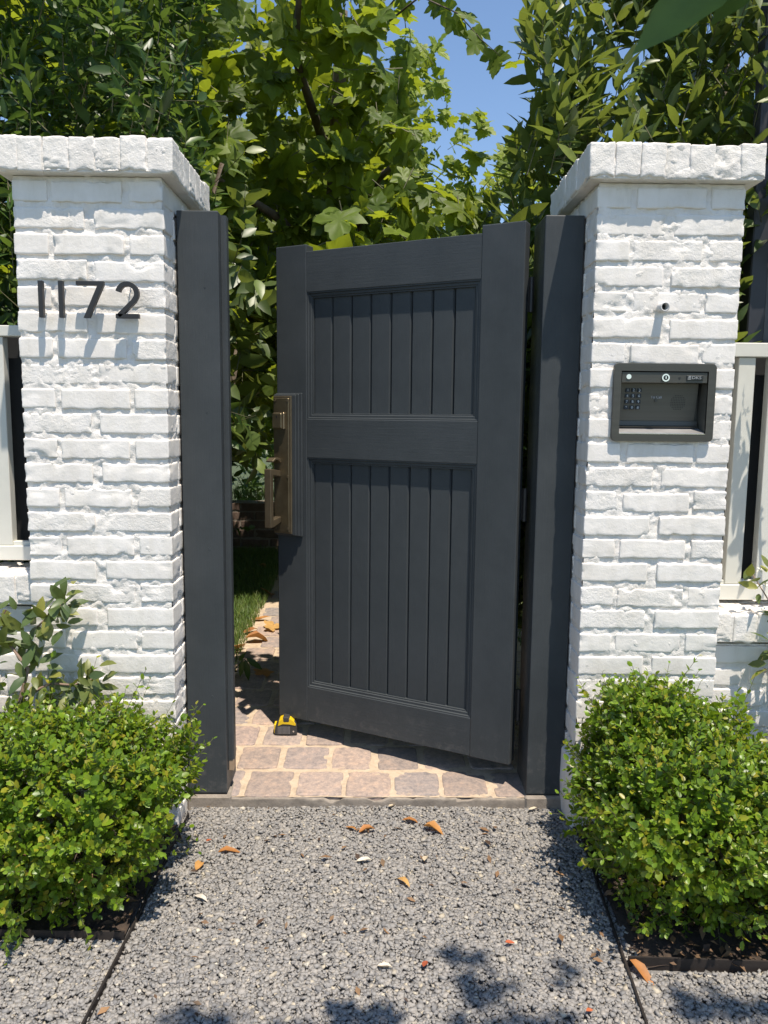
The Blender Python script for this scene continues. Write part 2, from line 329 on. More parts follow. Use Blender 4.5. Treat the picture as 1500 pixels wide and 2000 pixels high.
def litter(areas, n):
    tv = np.array([(-.5, 0, 0), (0, .22, .12), (.5, 0, .02), (0, -.22, .1)]); tf = np.array([(0, 1, 2), (0, 2, 3)])
    XY = np.concatenate([np.stack([rng.uniform(a, b, n), rng.uniform(c, d, n)], 1) for a, b, c, d in areas]); k = len(XY); S_ = rng.uniform(.008, .035, k)
    th = rng.uniform(0, 6.283, k); ti = rng.normal(0, .35, (k, 2)); c, s_ = np.cos(th), np.sin(th); R = np.zeros((k, 3, 3)); R[:, 0, 0] = c; R[:, 0, 1] = -s_; R[:, 1, 0] = s_; R[:, 1, 1] = c; R[:, 2, 2] = 1; R[:, 2, :2] = ti
    v = np.einsum('nij,kj->nki', R*S_[:, None, None], tv); v += np.concatenate([XY, rng.uniform(.008, .022, (k, 1))], 1)[:, None, :]
    return fast_mesh('leaf_litter', v.reshape(-1, 3), (tf[None]+(np.arange(k)*4)[:, None, None]).reshape(-1, 3), M['litter'], np.repeat(rng.random(k), 4))
M['litter'] = mat_leaf('litter', [(.10, .06, .03), (.20, .11, .05), (.05, .03, .02), (.30, .17, .08), (.14, .09, .05)], (.3, .15, .05), .1, .7)
tag(link('leaf_litter', litter([(-1.4, -.57, -.49, -.02), (.59, 1.4, -.59, -.02)], 900)), 'dry leaf litter covering the soil under the boxwoods', 'leaf litter', kind='stuff')
tag(link('gravel_debris', litter([(-.54, .56, -1.0, .10)], 90), None, Matrix.Translation((0, 0, -.002)) @ Matrix.Diagonal((1, 1, .8, 1))), 'tiny dry leaf scraps scattered over the gravel', 'leaf scraps', kind='stuff')
# ------------------------------------------------------------------ bricks
def axis_lines(h, res, r):
    e = [0, r*.35, r, r*2.2]; n = max(2, round((2*h-4.4*r)/res)); mid = [2.2*r+(2*h-4.4*r)*i/n for i in range(1, n)]
    return [-h+v for v in e+mid]+[h-v for v in e[::-1]]
def brick_mesh(name, L, D, H, seed, mat, chip=1.0, res=.0082, r=.0033, rough=1.0):
    hx, hy, hz = L/2, D/2, H/2; AX, AY, AZ = axis_lines(hx, res, r), axis_lines(hy, .016, r), axis_lines(hz, res, r)
    nx, ny, nz = len(AX)-1, len(AY)-1, len(AZ)-1; idx = {}; V = []; F = []; off = Vector((seed*13.7, seed*7.3, seed*3.1))
    def vert(i, j, k):
        key = (i, j, k)
        if key in idx: return idx[key]
        p = Vector((AX[i], AY[j], AZ[k])); q = Vector((max(-hx+r, min(hx-r, p.x)), max(-hy+r, min(hy-r, p.y)), max(-hz+r, min(hz-r, p.z))))
        d = p-q
        if d.length > 1e-9: n = d.normalized(); p = q+n*r
        else:
            n = Vector((0, 0, 0))
        if max(abs(n.x), abs(n.y), abs(n.z)) < .5:
            g = [hx-abs(p.x), hy-abs(p.y), hz-abs(p.z)]; fx = g.index(min(g)); n = Vector((0, 0, 0)); n[fx] = math.copysign(1, p[fx])
        ax = sorted((hx-abs(p.x), hy-abs(p.y), hz-abs(p.z)))
        e = max(0, 1-(ax[0]+ax[1])/.012); e2 = max(0, 1-(ax[0]+ax[1])/.026)
        s_ = noise.fractal((p+off)*13, 1, 2, 2)*.0007*rough+noise.fractal((p+off)*80, 1, 2, 3)*.0006*rough
        s_ += -max(0, noise.noise((p+off)*60)-.55)*.004*rough
        c = max(0, noise.fractal((p+off)*45, 1, 2.1, 3)-.10)*.009*e*chip
        big = min(.006, max(0, noise.noise((p+off)*17+Vector((5, 1, 2)))-.36)*.07)*min(1, e2*2.2)*chip
        w_ = noise.noise(Vector((p.x*26, seed*3.3, math.copysign(2, p.z))))*.0022*min(1, max(0, (abs(p.z)/hz-.5)*2))
        cen = Vector((p.x*.93, p.y*.90, p.z*.62)); inw = (p-cen).normalized()
        p = p+n*s_-inw*(c+big); p.z += w_*math.copysign(1, p.z)
        idx[key] = len(V); V.append(p); return idx[key]
    for (a, b, fx) in ((nx, nz, 'y'), (nx, ny, 'z'), (ny, nz, 'x')):
        for i in range(a):
            for j in range(b):
                for s_ in (0, 1):
                    if fx == 'y': q = [(i, s_*ny, j), (i+1, s_*ny, j), (i+1, s_*ny, j+1), (i, s_*ny, j+1)]
                    elif fx == 'z': q = [(i, j, s_*nz), (i, j+1, s_*nz), (i+1, j+1, s_*nz), (i+1, j, s_*nz)]
                    else: q = [(s_*nx, i, j), (s_*nx, i, j+1), (s_*nx, i+1, j+1), (s_*nx, i+1, j)]
                    if s_: q = q[::-1]
                    F.append([vert(*t_) for t_ in q])
    return pydata(name, V, F, mat, True)
BL, BD, BH, JT = .1862, .0915, .0535, .0142
BR = [brick_mesh('brick', BL, BD, BH, s, M['white'] if s % 4 else M['whiterough'], chip=[.9, .5, 1.2, .6, 1.5, .4, .8, 1.0][s % 8], rough=[1, 1, 1.5, .8, 2.2, .7, 1.2, 1][s % 8]) for s in range(16)]
def half_bricks(Lc, n=3): return [brick_mesh('brick', Lc, BD, BH, 40+s+int(Lc*1000), M['white'], chip=.9) for s in range(n)]
CAPB = [brick_mesh('cap_brick', .0665, .070, .088, 60+s, M['whiterough'], chip=1.0, r=.0042, rough=2.2, res=.007) for s in range(6)]
def put_brick(parent, mesh, c, rotz=0, name='brick', flip=True, jit=1.0):
    R = Matrix.Rotation(rotz, 4, 'Z')
    if flip and rng.random() < .5: R = R @ Matrix.Rotation(math.pi, 4, 'Z')
    if flip and rng.random() < .5: R = R @ Matrix.Rotation(math.pi, 4, 'Y')
    c = Vector(c)+Vector((rng.normal(0, .0009), rng.normal(0, .0013), rng.normal(0, .0013)))*jit
    R = Matrix.Rotation(rng.normal(0, .006)*jit, 4, 'Y') @ Matrix.Rotation(rng.normal(0, .004)*jit, 4, 'Z') @ R
    return link(name, mesh, parent, Matrix.Translation(c) @ R)
def mortar_faces(name, x0, x1, y0, y1, z0, z1, parent, res=.0055, hole=None, amp=.0044, faces='FLRB', seed=0):
    """rough mortar core with uneven front, left, right faces; butt joints stand closer to the brick face"""
    V, F = [], []
    def grid(o, du, dv, nu, nv, nrm):
        base = len(V); nn = Vector(nrm)
        for j in range(nv+1):
            for i in range(nu+1):
                p = Vector(o)+Vector(du)*(i/nu)+Vector(dv)*(j/nv)
                s = noise.fractal((p+Vector((seed, 0, 0)))*42, 1, 2, 4)*amp+noise.noise(p*150)*amp*.35
                if 0 < i < nu and 0 < j < nv or True: q = p+nn*s
                if hole and nn.y < -.5 and hole[0] < p.x < hole[1] and hole[2] < p.z < hole[3]: q.y += .075
                V.append(q)
        for j in range(nv):
            for i in range(nu):
                a = base+j*(nu+1)+i; F.append((a, a+1, a+nu+2, a+nu+1))
    nz = int((z1-z0)/res); nx = int((x1-x0)/res); ny = int((y1-y0)/(res*1.6))
    if 'F' in faces: grid((x0, y0, z0), (x1-x0, 0, 0), (0, 0, z1-z0), nx, nz, (0, -1, 0))
    if 'R' in faces: grid((x1, y0, z0), (0, y1-y0, 0), (0, 0, z1-z0), ny, nz, (1, 0, 0))
    if 'L' in faces: grid((x0, y1, z0), (0, y0-y1, 0), (0, 0, z1-z0), ny, nz, (-1, 0, 0))
    if 'B' in faces: grid((x1, y1, z0), (x0-x1, 0, 0), (0, 0, z1-z0), 8, 8, (0, 1, 0))
    return link('mortar', pydata('mortar', V, F, M['mortar'], True), parent)

PW = .397
def pillar(x0, label, zt, box=None, seed=0):
    x1 = x0+PW; t = thing('brick_pillar', (x0+PW/2, PW/2, 0), label, 'pillar')
    mortar_faces('mortar', x0+.0036, x1-.0036, .0036, PW-.0036, -.06, zt+.004, t, hole=(.658, .918, 1.14, 1.33) if box else None, seed=seed)
    H3 = (.0725, .0725)
    stub = {}
    for i in range(1, 28):
        zb = zt-.0677*i; zc = zb+BH/2+.0070
        cut = box and i in (8, 9, 10)
        pick = lambda: BR[int(rng.integers(0, len(BR)))]
        hsh = i % 2 == 1
        jx = rng.uniform(-.004, .004)
        if hsh:
            # sides: two stretchers along Y; front and back: one stretcher between the headers
            for sx in (0, 1):
                xc = x0+BD/2 if sx == 0 else x1-BD/2
                for k in (0, 1):
                    yc = BL/2 if k == 0 else PW-BL/2
                    if cut and k == 0:
                        wd = .072 if sx == 0 else .069
                        key = (sx, 'y')
                        if key not in stub: stub[key] = [brick_mesh('brick', wd, BL, BH, 80+s+sx*5, M['white']) for s in range(2)]
                        put_brick(t, stub[key][i % 2], (x0+wd/2 if sx == 0 else x1-wd/2, yc, zc), 0, flip=False)
                    else: put_brick(t, pick(), (xc, yc, zc), math.pi/2)
            if not cut: put_brick(t, pick(), (x0+PW/2+jx, BD/2, zc))
            put_brick(t, pick(), (x0+PW/2, PW-BD/2, zc))
        else:
            for k in (0, 1):
                if cut:
                    wd = .072 if k == 0 else .069
                    key = (k, 'x')
                    if key not in stub: stub[key] = [brick_mesh('brick', wd, BD, BH, 90+s+k*5, M['white']) for s in range(2)]
                    put_brick(t, stub[key][i % 2], (x0+wd/2 if k == 0 else x1-wd/2, BD/2, zc), 0, flip=False)
                else: put_brick(t, pick(), ((x0+BL/2 if k == 0 else x1-BL/2), BD/2, zc))
                put_brick(t, pick(), ((x0+BL/2 if k == 0 else x1-BL/2), PW-BD/2, zc))
                put_brick(t, pick(), ((x0+BD/2 if k == 0 else x1-BD/2), PW/2, zc), math.pi/2)
    # rowlock cap
    ov = .033; c0, c1 = x0-ov, x1+ov; d0, d1 = -ov, PW+ov; n = 7; st = (c1-c0)/n
    zc = zt+.008+.044
    for a in range(n):
        for yy in (d0+.035, d1-.035): put_brick(t, CAPB[int(rng.integers(0, 6))], (c0+st*(a+.5), yy, zc+rng.normal(0, .0015)), 0, 'cap_brick', False, 1.6)
    for a in range(1, n-1):
        for xx in (c0+.035, c1-.035): put_brick(t, CAPB[int(rng.integers(0, 6))], (xx, d0+st*(a+.5), zc+rng.normal(0, .0015)), math.pi/2, 'cap_brick', False, 1.6)
    # cap mortar slab
    V, F = [], []
    bm = bmesh.new(); bmesh.ops.create_grid(bm, x_segments=44, y_segments=44, size=.5)
    for v in bm.verts:
        v.co = Vector((c0+.006+(v.co.x+.5)*(c1-c0-.012), d0+.006+(v.co.y+.5)*(d1-d0-.012), zt+.0895+.003*noise.fractal(v.co*30, 1, 2, 3)))
    me = bpy.data.meshes.new('cap_mortar'); bm.to_mesh(me); bm.free(); me.materials.append(M['mortar']); link('cap_mortar', me, t)
    m2 = mortar_faces('mortar', c0+.0032, c1-.0032, d0+.0032, d1-.0032, zt+.010, zt+.089, t, res=.006, seed=seed+9); m2.name = 'cap_joint'
    link('cap_bed', box_mesh('cap_bed', c0+.004, c1-.004, d0+.004, d1-.004, zt+.0055, zt+.0125, M['mortar'], .002), t)
    return t
XL, XR = -.9633, .5868
PL = pillar(XL, 'white painted brick gate pillar bearing the black house numbers', 1.807, seed=1)
PR = pillar(XR, 'white painted brick gate pillar holding the entry phone and pipe stub', 1.809, True, seed=5)
# flared render at the foot of the right pillar
foot = prism('plinth', [(XR-.006, -.03), (XR-.012, .10), (XR-.010, .20), (XR+.05, .20), (XR+.4, .2), (XR+.4, -.03)], -.016, .3, M['white'], 'y', .008)
link('plinth', foot, PR)

# ------------------------------------------------------------------ low walls and fences
def low_wall(xa, xb, ztop, label, sgn):
    t = thing('low_wall', ((xa+xb)/2, .2, 0), label, 'wall'); lo, hi = min(xa, xb), max(xa, xb)
    mortar_faces('mortar', lo, hi, .106, .29, -.06, ztop-.10, t, faces='F', res=.007, seed=3+sgn)
    zc = ztop-.0445; x = xa+sgn*.036; k = 0
    while abs(x-xa) < abs(xb-xa)-.03:
        for yy in (.105, .182, .259): put_brick(t, CAPB[k % 6], (x, yy, zc), 0, 'cap_brick', False, 1.5)
        x += sgn*.072; k += 1
    link('cap_joint', box_mesh('cap_joint', lo, hi, .075, .285, ztop-.088, ztop-.006, M['mortar'], .003), t)
    i = 0; z = ztop-.102
    while z > -.03:
        zc = z-BH/2-.003; x = xa+sgn*(.03 if i % 2 else .10)
        while abs(x-xa) < abs(xb-xa):
            put_brick(t, BR[int(rng.integers(0, 10))], (x+sgn*.0, .10+BD/2, zc)); x += sgn*.208
        z -= .0677; i += 1
    return t
low_wall(XR+PW+.004, XR+PW+1.05, .625, 'low white painted brick wall with rowlock cap right of the entry phone pillar', 1)
low_wall(XL-.004, XL-1.05, .725, 'low white painted brick wall with rowlock cap left of the numbered pillar', -1)
def fence(xs, x_first, x_end, zt0, zt1, zb0, zb1, label, slabel, sgn):
    t = thing('metal_fence', ((xs+x_end)/2, .21, zb0), label, 'fence'); lo, hi = min(xs, x_end), max(xs, x_end)
    link('rail', box_mesh('rail', lo, hi, .185, .235, zt0, zt1, M['cream'], .002), t)
    link('rail', box_mesh('rail', lo, hi, .185, .235, zb0, zb1, M['cream'], .002), t)
    link('channel', box_mesh('channel', lo, hi, .198, .222, zb1, zb1+.012, M['cream'], .001), t)
    x = x_first; me = None
    while abs(x-xs) < abs(x_end-xs)-.03:
        me = me or box_mesh('baluster', -.025, .025, -.016, .016, zb1+.001, zt0-.001, M['cream'], .0015)
        link('baluster', me, t, Matrix.Translation((x, .209, 0))); x += sgn*.0945
    s = link('privacy_screen', box_mesh('privacy_screen', lo, hi, .262, .266, zb0+.02, zt0+.01, M['screen'])); tag(s, slabel, 'screen')
    return t
fence(XR+PW+.002, XR+PW+.125, XR+PW+1.0, 1.378, 1.419, .640, .688, 'cream metal fence panel right of the entry phone pillar', 'black mesh privacy screen behind the cream fence right of the gate', 1)
fence(XL-.002, XL-.160, XL-1.0, 1.415, 1.446, .748, .792, 'pale metal fence panel left of the numbered pillar', 'black mesh privacy screen behind the pale fence left of the gate', -1)

# ------------------------------------------------------------------ paving behind and under the gate
pth = sheet('garden_path', -.66, .72, .112, 3.62, 0, M['sand'], 60, 130, .0022, lambda x, y: path_z(y)-.0045); tag(pth, kind='structure')
link('path_edge', brick_mesh('path_edge', 1.38, .026, .086, 300, M['concrete'], chip=1.6, res=.012, r=.0035, rough=3.0), pth, Matrix.Translation((.03, .118, -.0135)))
PAV = []
for s in range(7):
    me = brick_mesh('paver', .139, .150, .05, 120+s, M['paver'], chip=.7, res=.009, r=.0045, rough=1.1); 
    co = np.empty(len(me.vertices)*3, np.float32); me.vertices.foreach_get('co', co); co = co.reshape(-1, 3); u = np.abs(co[:, 0]/.067); v_ = np.abs(co[:, 1]/.073); mm = np.maximum(u, v_)+1e-6
    fac = np.maximum(mm/(u**14+v_**14+1e-12)**(1/14), .93); co[:, 0] *= fac; co[:, 1] *= fac; me.vertices.foreach_set('co', co.ravel()); me.update(); PAV.append(me)
row = 0; y = .118
while y < 3.5:
    pit = .1665
    x = -.2347-.155*3+(.0 if row % 2 == 0 else -.058)
    while x < .66:
        if x > -.66:
            zc = path_z(y+.073)-.025+rng.normal(0, .0012)
            mw = Matrix.Translation((x+.067+rng.normal(0, .002), y+.073+rng.normal(0, .002), zc)) @ Matrix.Rotation(.045, 4, 'X') @ Matrix.Rotation(rng.normal(0, .012)+(math.pi if rng.random() < .5 else 0), 4, 'Z') @ Matrix.Diagonal((rng.uniform(.92, 1.05), rng.uniform(.95, 1.04), 1, 1))
            link('paver', PAV[int(rng.integers(0, 7))], pth, mw)
        x += .155
    y += pit; row += 1
link('threshold_pad', box_mesh('threshold_pad', -.565, -.43, .10, .27, -.05, .038, M['concrete'], .006), pth)
link('threshold_pad', box_mesh('threshold_pad', .468, .586, .10, .27, -.05, .038, M['concrete'], .006), pth)
# lawns
for x0, x1 in ((-3.2, -.66), (.72, 3.2)):
    tag(sheet('lawn', x0, x1, .42, 3.62, 0, M['turfsoil'], 40, 40, .008, lambda x, y: path_z(y)-.004), kind='structure')
def grass(areas, n, hmin, hmax):
    XY = np.concatenate([np.stack([rng.uniform(a[0], a[1], int(n*a[4])), rng.uniform(a[2], a[3], int(n*a[4]))], 1) for a in areas]); n = len(XY)
    z = .035+.045*(XY[:, 1]-.11)-.006; h = rng.uniform(hmin, hmax, n); th = rng.uniform(0, 6.283, n); ln = rng.uniform(.1, .9, n)*h
    wd = rng.uniform(.0012, .0022, n); dx, dy = np.cos(th), np.sin(th); px, py = -dy*wd, dx*wd
    B = np.stack([XY[:, 0], XY[:, 1], z], 1)
    m = B+np.stack([dx*ln*.35, dy*ln*.35, h*.6], 1); tp = B+np.stack([dx*ln, dy*ln, h*.95], 1); s = np.stack([px, py, 0*px], 1)
    V = np.stack([B-s, B+s, m-s*.8, m+s*.8, tp], 1).reshape(-1, 3); F = (np.array([(0, 1, 3), (0, 3, 2), (2, 3, 4)])[None]+(np.arange(n)*5)[:, None, None]).reshape(-1, 3)
    return fast_mesh('grass', V, F, M['grass'], np.repeat(rng.random(n), 5))
tag(link('grass', grass([(-1.5, -.62, .9, 3.55, .8), (.70, 1.4, .6, 3.5, .2)], 26000, .03, .07)), 'green lawn grass beside the paved garden path', 'grass', kind='stuff')

# ------------------------------------------------------------------ gate posts
def gate_post(xa, xb, label, strip):
    t = thing('gate_post', ((xa+xb)/2, .18, .042), label, 'post')
    link('shaft', box_mesh('shaft', xa, xb, .11, .262, .042, 1.757, M['gate_v'], .003, 2), t)
    if strip:
        link('gate_stop', prism('gate_stop', [(xb+.0005, .142), (xb+.012, .142), (xb+.0165, .147), (xb+.0165, .175), (xb+.0005, .175)], .135, 1.752, M['gate_v'], 'z'), t)
        link('stop_end', box_mesh('stop_end', xb+.0005, xb+.0155, .1435, .174, .10, .1345, M['barewood'], .001), t)
        for z in (.35, .8, 1.2, 1.55): link('screw_plug', prism('screw_plug', [(xb-.04+.0035*math.cos(a), z+.0035*math.sin(a)) for a in np.linspace(0, 6.283, 9)[:-1]], .1092, .111, M['gate_v'], 'y'), t)
    return t
gate_post(-.560, -.444, 'charcoal painted timber gate post beside the numbered pillar', True)
gate_post(.473, .584, 'charcoal painted hinge post beside the entry phone pillar, mostly in shade', False)

# ------------------------------------------------------------------ gate (local: x from hinge to latch side, y outward, z up)
GA, GB = Vector((.428, .160, 0)), Vector((-.345, .562, 0)); GT = (GB-GA).normalized()
GW = .866; gate = thing('garden_gate', (GA.x, GA.y, 0), 'half open charcoal timber gate with two boarded panels', 'gate', rotz=math.atan2(GT.y, GT.x))
def gp(name, me, parent=None, mw=None): return link(name, me, parent or gate, mw, world_parent=False)
ZB, ZT = .112, 1.754
gp('stile', box_mesh('stile', 0, .133, -.045, 0, ZB, ZT, M['gate_v'], .003, 2))
gp('stile', box_mesh('stile', .745, GW, -.045, 0, ZB, ZT, M['gate_v'], .003, 2))
for z0, z1 in ((1.600, 1.731), (1.050, 1.181), (ZB+.002, .240)):
    gp('rail', box_mesh('rail', .1325, .7455, -.043, -.0012, z0, z1, M['gate_h'], .0015))
def mold(x0, x1, z0, z1, prof):
    V, F = [], []
    for ins, y in prof: V += [(x0+ins, y, z0+ins), (x1-ins, y, z0+ins), (x1-ins, y, z1-ins), (x0+ins, y, z1-ins)]
    for k in range(len(prof)-1):
        for i in range(4): F.append([k*4+i, k*4+(i+1) % 4, (k+1)*4+(i+1) % 4, (k+1)*4+i])
    me = pydata('panel_moulding', V, F, M['gate_v']); bm = bmesh.new(); bm.from_mesh(me); bmesh.ops.recalc_face_normals(bm, faces=bm.faces[:]); 
    for f in bm.faces:
        if f.normal.y < -.5: f.normal_flip()
    bm.to_mesh(me); bm.free(); return me
for z0, z1 in ((1.181, 1.600), (.240, 1.050)):
    gp('panel_moulding', mold(.133, .745, z0, z1, [(-.0008, -.03), (-.0008, -.0035), (.004, -.0035), (.006, -.0085), (.013, -.0085), (.015, -.012), (.019, -.012), (.0205, -.026)]))
    a, b = .1505, .7275; wd = (b-a)/8; c = .0048
    pl = prism('plank', [(-wd/2, -.036), (wd/2, -.036), (wd/2, -.0255), (wd/2-c, -.0182), (-wd/2+c, -.0182), (-wd/2, -.0255)], z0+.012, z1-.012, M['gate_v'], 'z')
    for k in range(8): gp('plank', pl, mw=Matrix.Translation((a+wd*(k+.5), rng.normal(0, .0004), 0)) @ Matrix.Diagonal((.985, 1, 1, 1)))
    gp('back_panel', box_mesh('back_panel', .134, .744, -.041, -.0365, z0+.001, z1-.001, M['gate_v']))
for z in (.30, .93, 1.55):
    h = gp('hinge', prism('hinge', [(-.012+.0075*math.cos(a), -.034+.0075*math.sin(a)) for a in np.linspace(0, 6.283, 13)[:-1]], z-.05, z+.05, M['black'], 'z'))
    link('hinge_leaf', box_mesh('hinge_leaf', -.012, -.0005, -.040, -.036, z-.048, z+.048, M['black']), h, world_parent=False)
# lock set on a stepped timber block
px0, px1, pz0, pz1 = .789, .862, .786, 1.258
bk = gp('lock_block', box_mesh('lock_block', .760, GW-.001, .0006, .008, .777, 1.268, M['gate_v'], .0015))
link('lock_block_step', box_mesh('lock_block_step', .768, GW-.001, .0082, .015, .779, 1.265, M['gate_v'], .0015), bk, world_parent=False)
link('lock_block_step', box_mesh('lock_block_step', .776, GW-.001, .0152, .022, .781, 1.262, M['gate_v'], .0015), bk, world_parent=False)
hp = gp('handle_plate', box_mesh('handle_plate', px0, px1, .0222, .0285, pz0, pz1, M['bronze_edge'], .002, 2))
link('plate_face', box_mesh('plate_face', px0+.008, px1-.004, .0287, .0325, pz0+.006, pz1-.008, M['bronze'], .0015), hp, world_parent=False)
def hpart(n, me): return link(n, me, hp, world_parent=False)
hpart('deadbolt', box_mesh('deadbolt', .808, .852, .0327, .044, 1.146, 1.202, M['bronze_edge'], .002))
hpart('deadbolt_face', box_mesh('deadbolt_face', .815, .852, .0442, .050, 1.149, 1.199, M['bronze'], .002))
hpart('keyhole', box_mesh('keyhole', .831, .836, .0502, .0508, 1.183, 1.192, M['black']))
hpart('thumb_latch', prism('thumb_latch', [(.0327, 1.030), (.045, 1.040), (.062, 1.042), (.080, 1.034), (.082, 1.039), (.066, 1.049), (.046, 1.049), (.0327, 1.045)], .828, .856, M['bronze_edge'], 'x', .0015))
hpart('grip', prism('grip', [(.0327, 1.004), (.078, 1.012), (.094, 1.012), (.094, .812), (.078, .812), (.0327, .826), (.0327, .846), (.077, .838), (.077, .990), (.0327, .984)][::1], .829, .855, M['bronze_edge'], 'x', .002))
for sx in (.801, .851):
    for sz in (1.243, .985, .805):
        hpart('screw', prism('screw', [(sx+.0045*math.cos(a), sz+.0045*math.sin(a)) for a in np.linspace(0, 6.283, 11)[:-1]], .0327, .0342, M['bronze_edge'], 'y'))
# inside latch handle
ih = gp('inner_handle', box_mesh('inner_handle', .80, .85, -.050, -.0455, .82, 1.2, M['bronze'], .002))
link('inner_grip', prism('inner_grip', [(-.0502, 1.01), (-.095, 1.01), (-.095, .90), (-.0502, .90), (-.0502, .915), (-.08, .915), (-.08, .995), (-.0502, .995)], .82, .84, M['bronze'], 'x'), ih, world_parent=False)

# ------------------------------------------------------------------ house numbers
def numeral(name, polys, label, x):
    t = thing(name, (x, -.02, 1.442), label, 'house number', 'house number on the pillar')
    for p in polys: link('face', prism('face', p, -.036, -.022, M['black'], 'y', .0008), t)
    return t
SWD = .0125
def bar(x0, x1, z0, z1): return [(x0, z0), (x1, z0), (x1, z1), (x0, z1)]
def pins(t, pts):
    for x, z in pts: link('pin', prism('pin', [(x+.0018*math.cos(a), z+.0018*math.sin(a)) for a in np.linspace(0, 6.283, 7)[:-1]], -.0225, .008, M['pipe'], 'y'), t)
zb, zt = 1.443, 1.538
t = numeral('house_number', [bar(-.891, -.879, zb, zt)], 'leftmost black numeral 1 on the white pillar', -.885); pins(t, [(-.885, zb+.015), (-.885, zt-.015)])
t = numeral('house_number', [bar(-.838, -.826, zb, zt)], 'second black numeral 1, just left of the 7', -.832); pins(t, [(-.832, zb+.015), (-.832, zt-.015)])
t = numeral('house_number', [[(-.791, zt), (-.719, zt), (-.719, zt-.010), (-.759, zb), (-.774, zb), (-.735, zt-.011), (-.791, zt-.011)][::-1]], 'black numeral 7 between the numerals 1 and 2', -.755); pins(t, [(-.765, zb+.012), (-.745, zt-.006)])
arc = [(-.6575+.0245*math.cos(a), zt-.0305+.0245*math.sin(a)) for a in np.radians(np.linspace(170, -20, 15))]
arc += [(-.641, zt-.050), (-.682, zb+.0055), (-.678, zb+.0062)]
poly2 = ribbon(arc[:-1], SWD)
t = numeral('house_number', [poly2, bar(-.689, -.628, zb, zb+.0118)], 'black numeral 2 at the right end of the number row', -.66); pins(t, [(-.66, zb+.006), (-.658, zt-.006)])

# ------------------------------------------------------------------ entry phone
ep = thing('entry_phone', (.787, 0, 1.13), 'dark steel entry phone with keypad set into the right pillar', 'entry phone')
X0, X1, Z0, Z1 = .648, .928, 1.131, 1.342; IX0, IX1, IZ0, IZ1 = .668, .906, 1.151, 1.321
def rrect(x0, x1, z0, z1, r, n=5):
    o = []
    for cx, cz, a0 in ((x1-r, z1-r, 0), (x0+r, z1-r, 90), (x0+r, z0+r, 180), (x1-r, z0+r, 270)):
        o += [(cx+r*math.cos(math.radians(a0+90*k/n)), cz+r*math.sin(math.radians(a0+90*k/n))) for k in range(n+1)]
    return o
outer = rrect(X0, X1, Z0, Z1, .012); inner = rrect(IX0, IX1, IZ0, IZ1, .0015); n = len(outer)
V = [(a, -.003, b) for a, b in outer]+[(a, -.0125, b) for a, b in outer]+[(a+(.787-a)*.006, -.0145, b+(1.236-b)*.008) for a, b in outer]+[(a, -.0145, b) for a, b in inner]+[(a, -.008, b) for a, b in inner]
F = []
for k in range(4): F += [[k*n+i, k*n+(i+1) % n, (k+1)*n+(i+1) % n, (k+1)*n+i] for i in range(n)]
link('flange', pydata('flange', V, F, M['steel']), ep)
dp = .050
def quad(name, pts, mat, par=ep): return link(name, pydata(name, pts, [list(range(len(pts)))], mat), par)
hs = [(IX0, -.0135, IZ0), (IX1, -.0135, IZ0), (IX1, -.0135, IZ1), (IX0, -.0135, IZ1)]; hb = [(x, dp, z) for x, _, z in hs]
link('housing', pydata('housing', hs+hb, [(0, 3, 7, 4), (1, 5, 6, 2), (3, 2, 6, 7), (4, 7, 6, 5), (0, 4, 5, 1)], M['steel2']), ep)
vz0, vz1 = 1.290, 1.3185
link('visor', box_mesh('visor', IX0+.002, IX1-.002, -.0115, .020, vz0, vz1, M['steel'], .0008), ep)
fp = link('face_panel', prism('face_panel', [(.020, vz0-.0005), (.026, vz0-.0005), (.046, 1.176), (.040, 1.176)], IX0+.003, IX1-.012, M['steel2'], 'x'), ep)
link('panel_lip', prism('panel_lip', [(.036, 1.186), (.040, 1.186), (.040, 1.170), (.030, 1.168), (.028, 1.171), (.034, 1.174)], IX0+.001, IX1-.004, M['steel'], 'x'), ep)
link('tray', prism('tray', [(.046, 1.169), (.046, 1.166), (-.010, 1.1515), (-.010, 1.1545)], IX0+.001, IX1-.001, M['tray'], 'x'), ep)
link('tray_edge', box_mesh('tray_edge', IX0+.001, IX1-.001, -.0150, -.0105, IZ0-.0006, IZ0+.0012, M['chrome']), ep)
def disc(name, x, z, r, y0, y1, mat, par, nseg=14): return link(name, prism(name, [(x+r*math.cos(a), z+r*math.sin(a)) for a in np.linspace(0, 2*math.pi, nseg+1)[:-1]], y0, y1, mat, 'y'), par)
disc('lock_cylinder', .7885, 1.3035, .0105, -.0165, -.0116, M['chrome'], ep, 20); disc('lock_slot', .7885, 1.3035, .0068, -.0172, -.0166, M['key'], ep)
link('keyway', box_mesh('keyway', .7872, .7898, -.0178, -.01725, 1.3005, 1.3075, M['chrome']), ep)
disc('call_lens', .6885, 1.3055, .0068, -.0135, -.0117, M['chrome'], ep); disc('microphone', .8275, 1.3030, .0030, -.0122, -.0116, M['key'], ep)
lp = link('logo_plate', box_mesh('logo_plate', .846, .892, -.0138, -.0117, 1.2975, 1.3105, M['key'], .0008), ep)
lg = text_mesh('logo_letters', 'DKS', .0135, .0004, M['tray']); link('logo_letters', lg, lp, Matrix.Translation((.873, -.0143, 1.3040)) @ FACE_CAM @ Matrix.Diagonal((1.05, .85, 1, 1)))
for k, zz in enumerate((1.3005, 1.304, 1.3075)): link('logo_bar', box_mesh('logo_bar', .849+.001*k, .858, -.0143, -.01385, zz-.0009, zz+.0009, M['tray']), lp)
sl_ = math.atan2(.020, vz0-1.176)
def fpt(x, z, off=0): f_ = (vz0-z)/(vz0-1.176); return Vector((x, .020+.020*f_-off, z))
TILT = Matrix.Rotation(-sl_, 4, 'X')
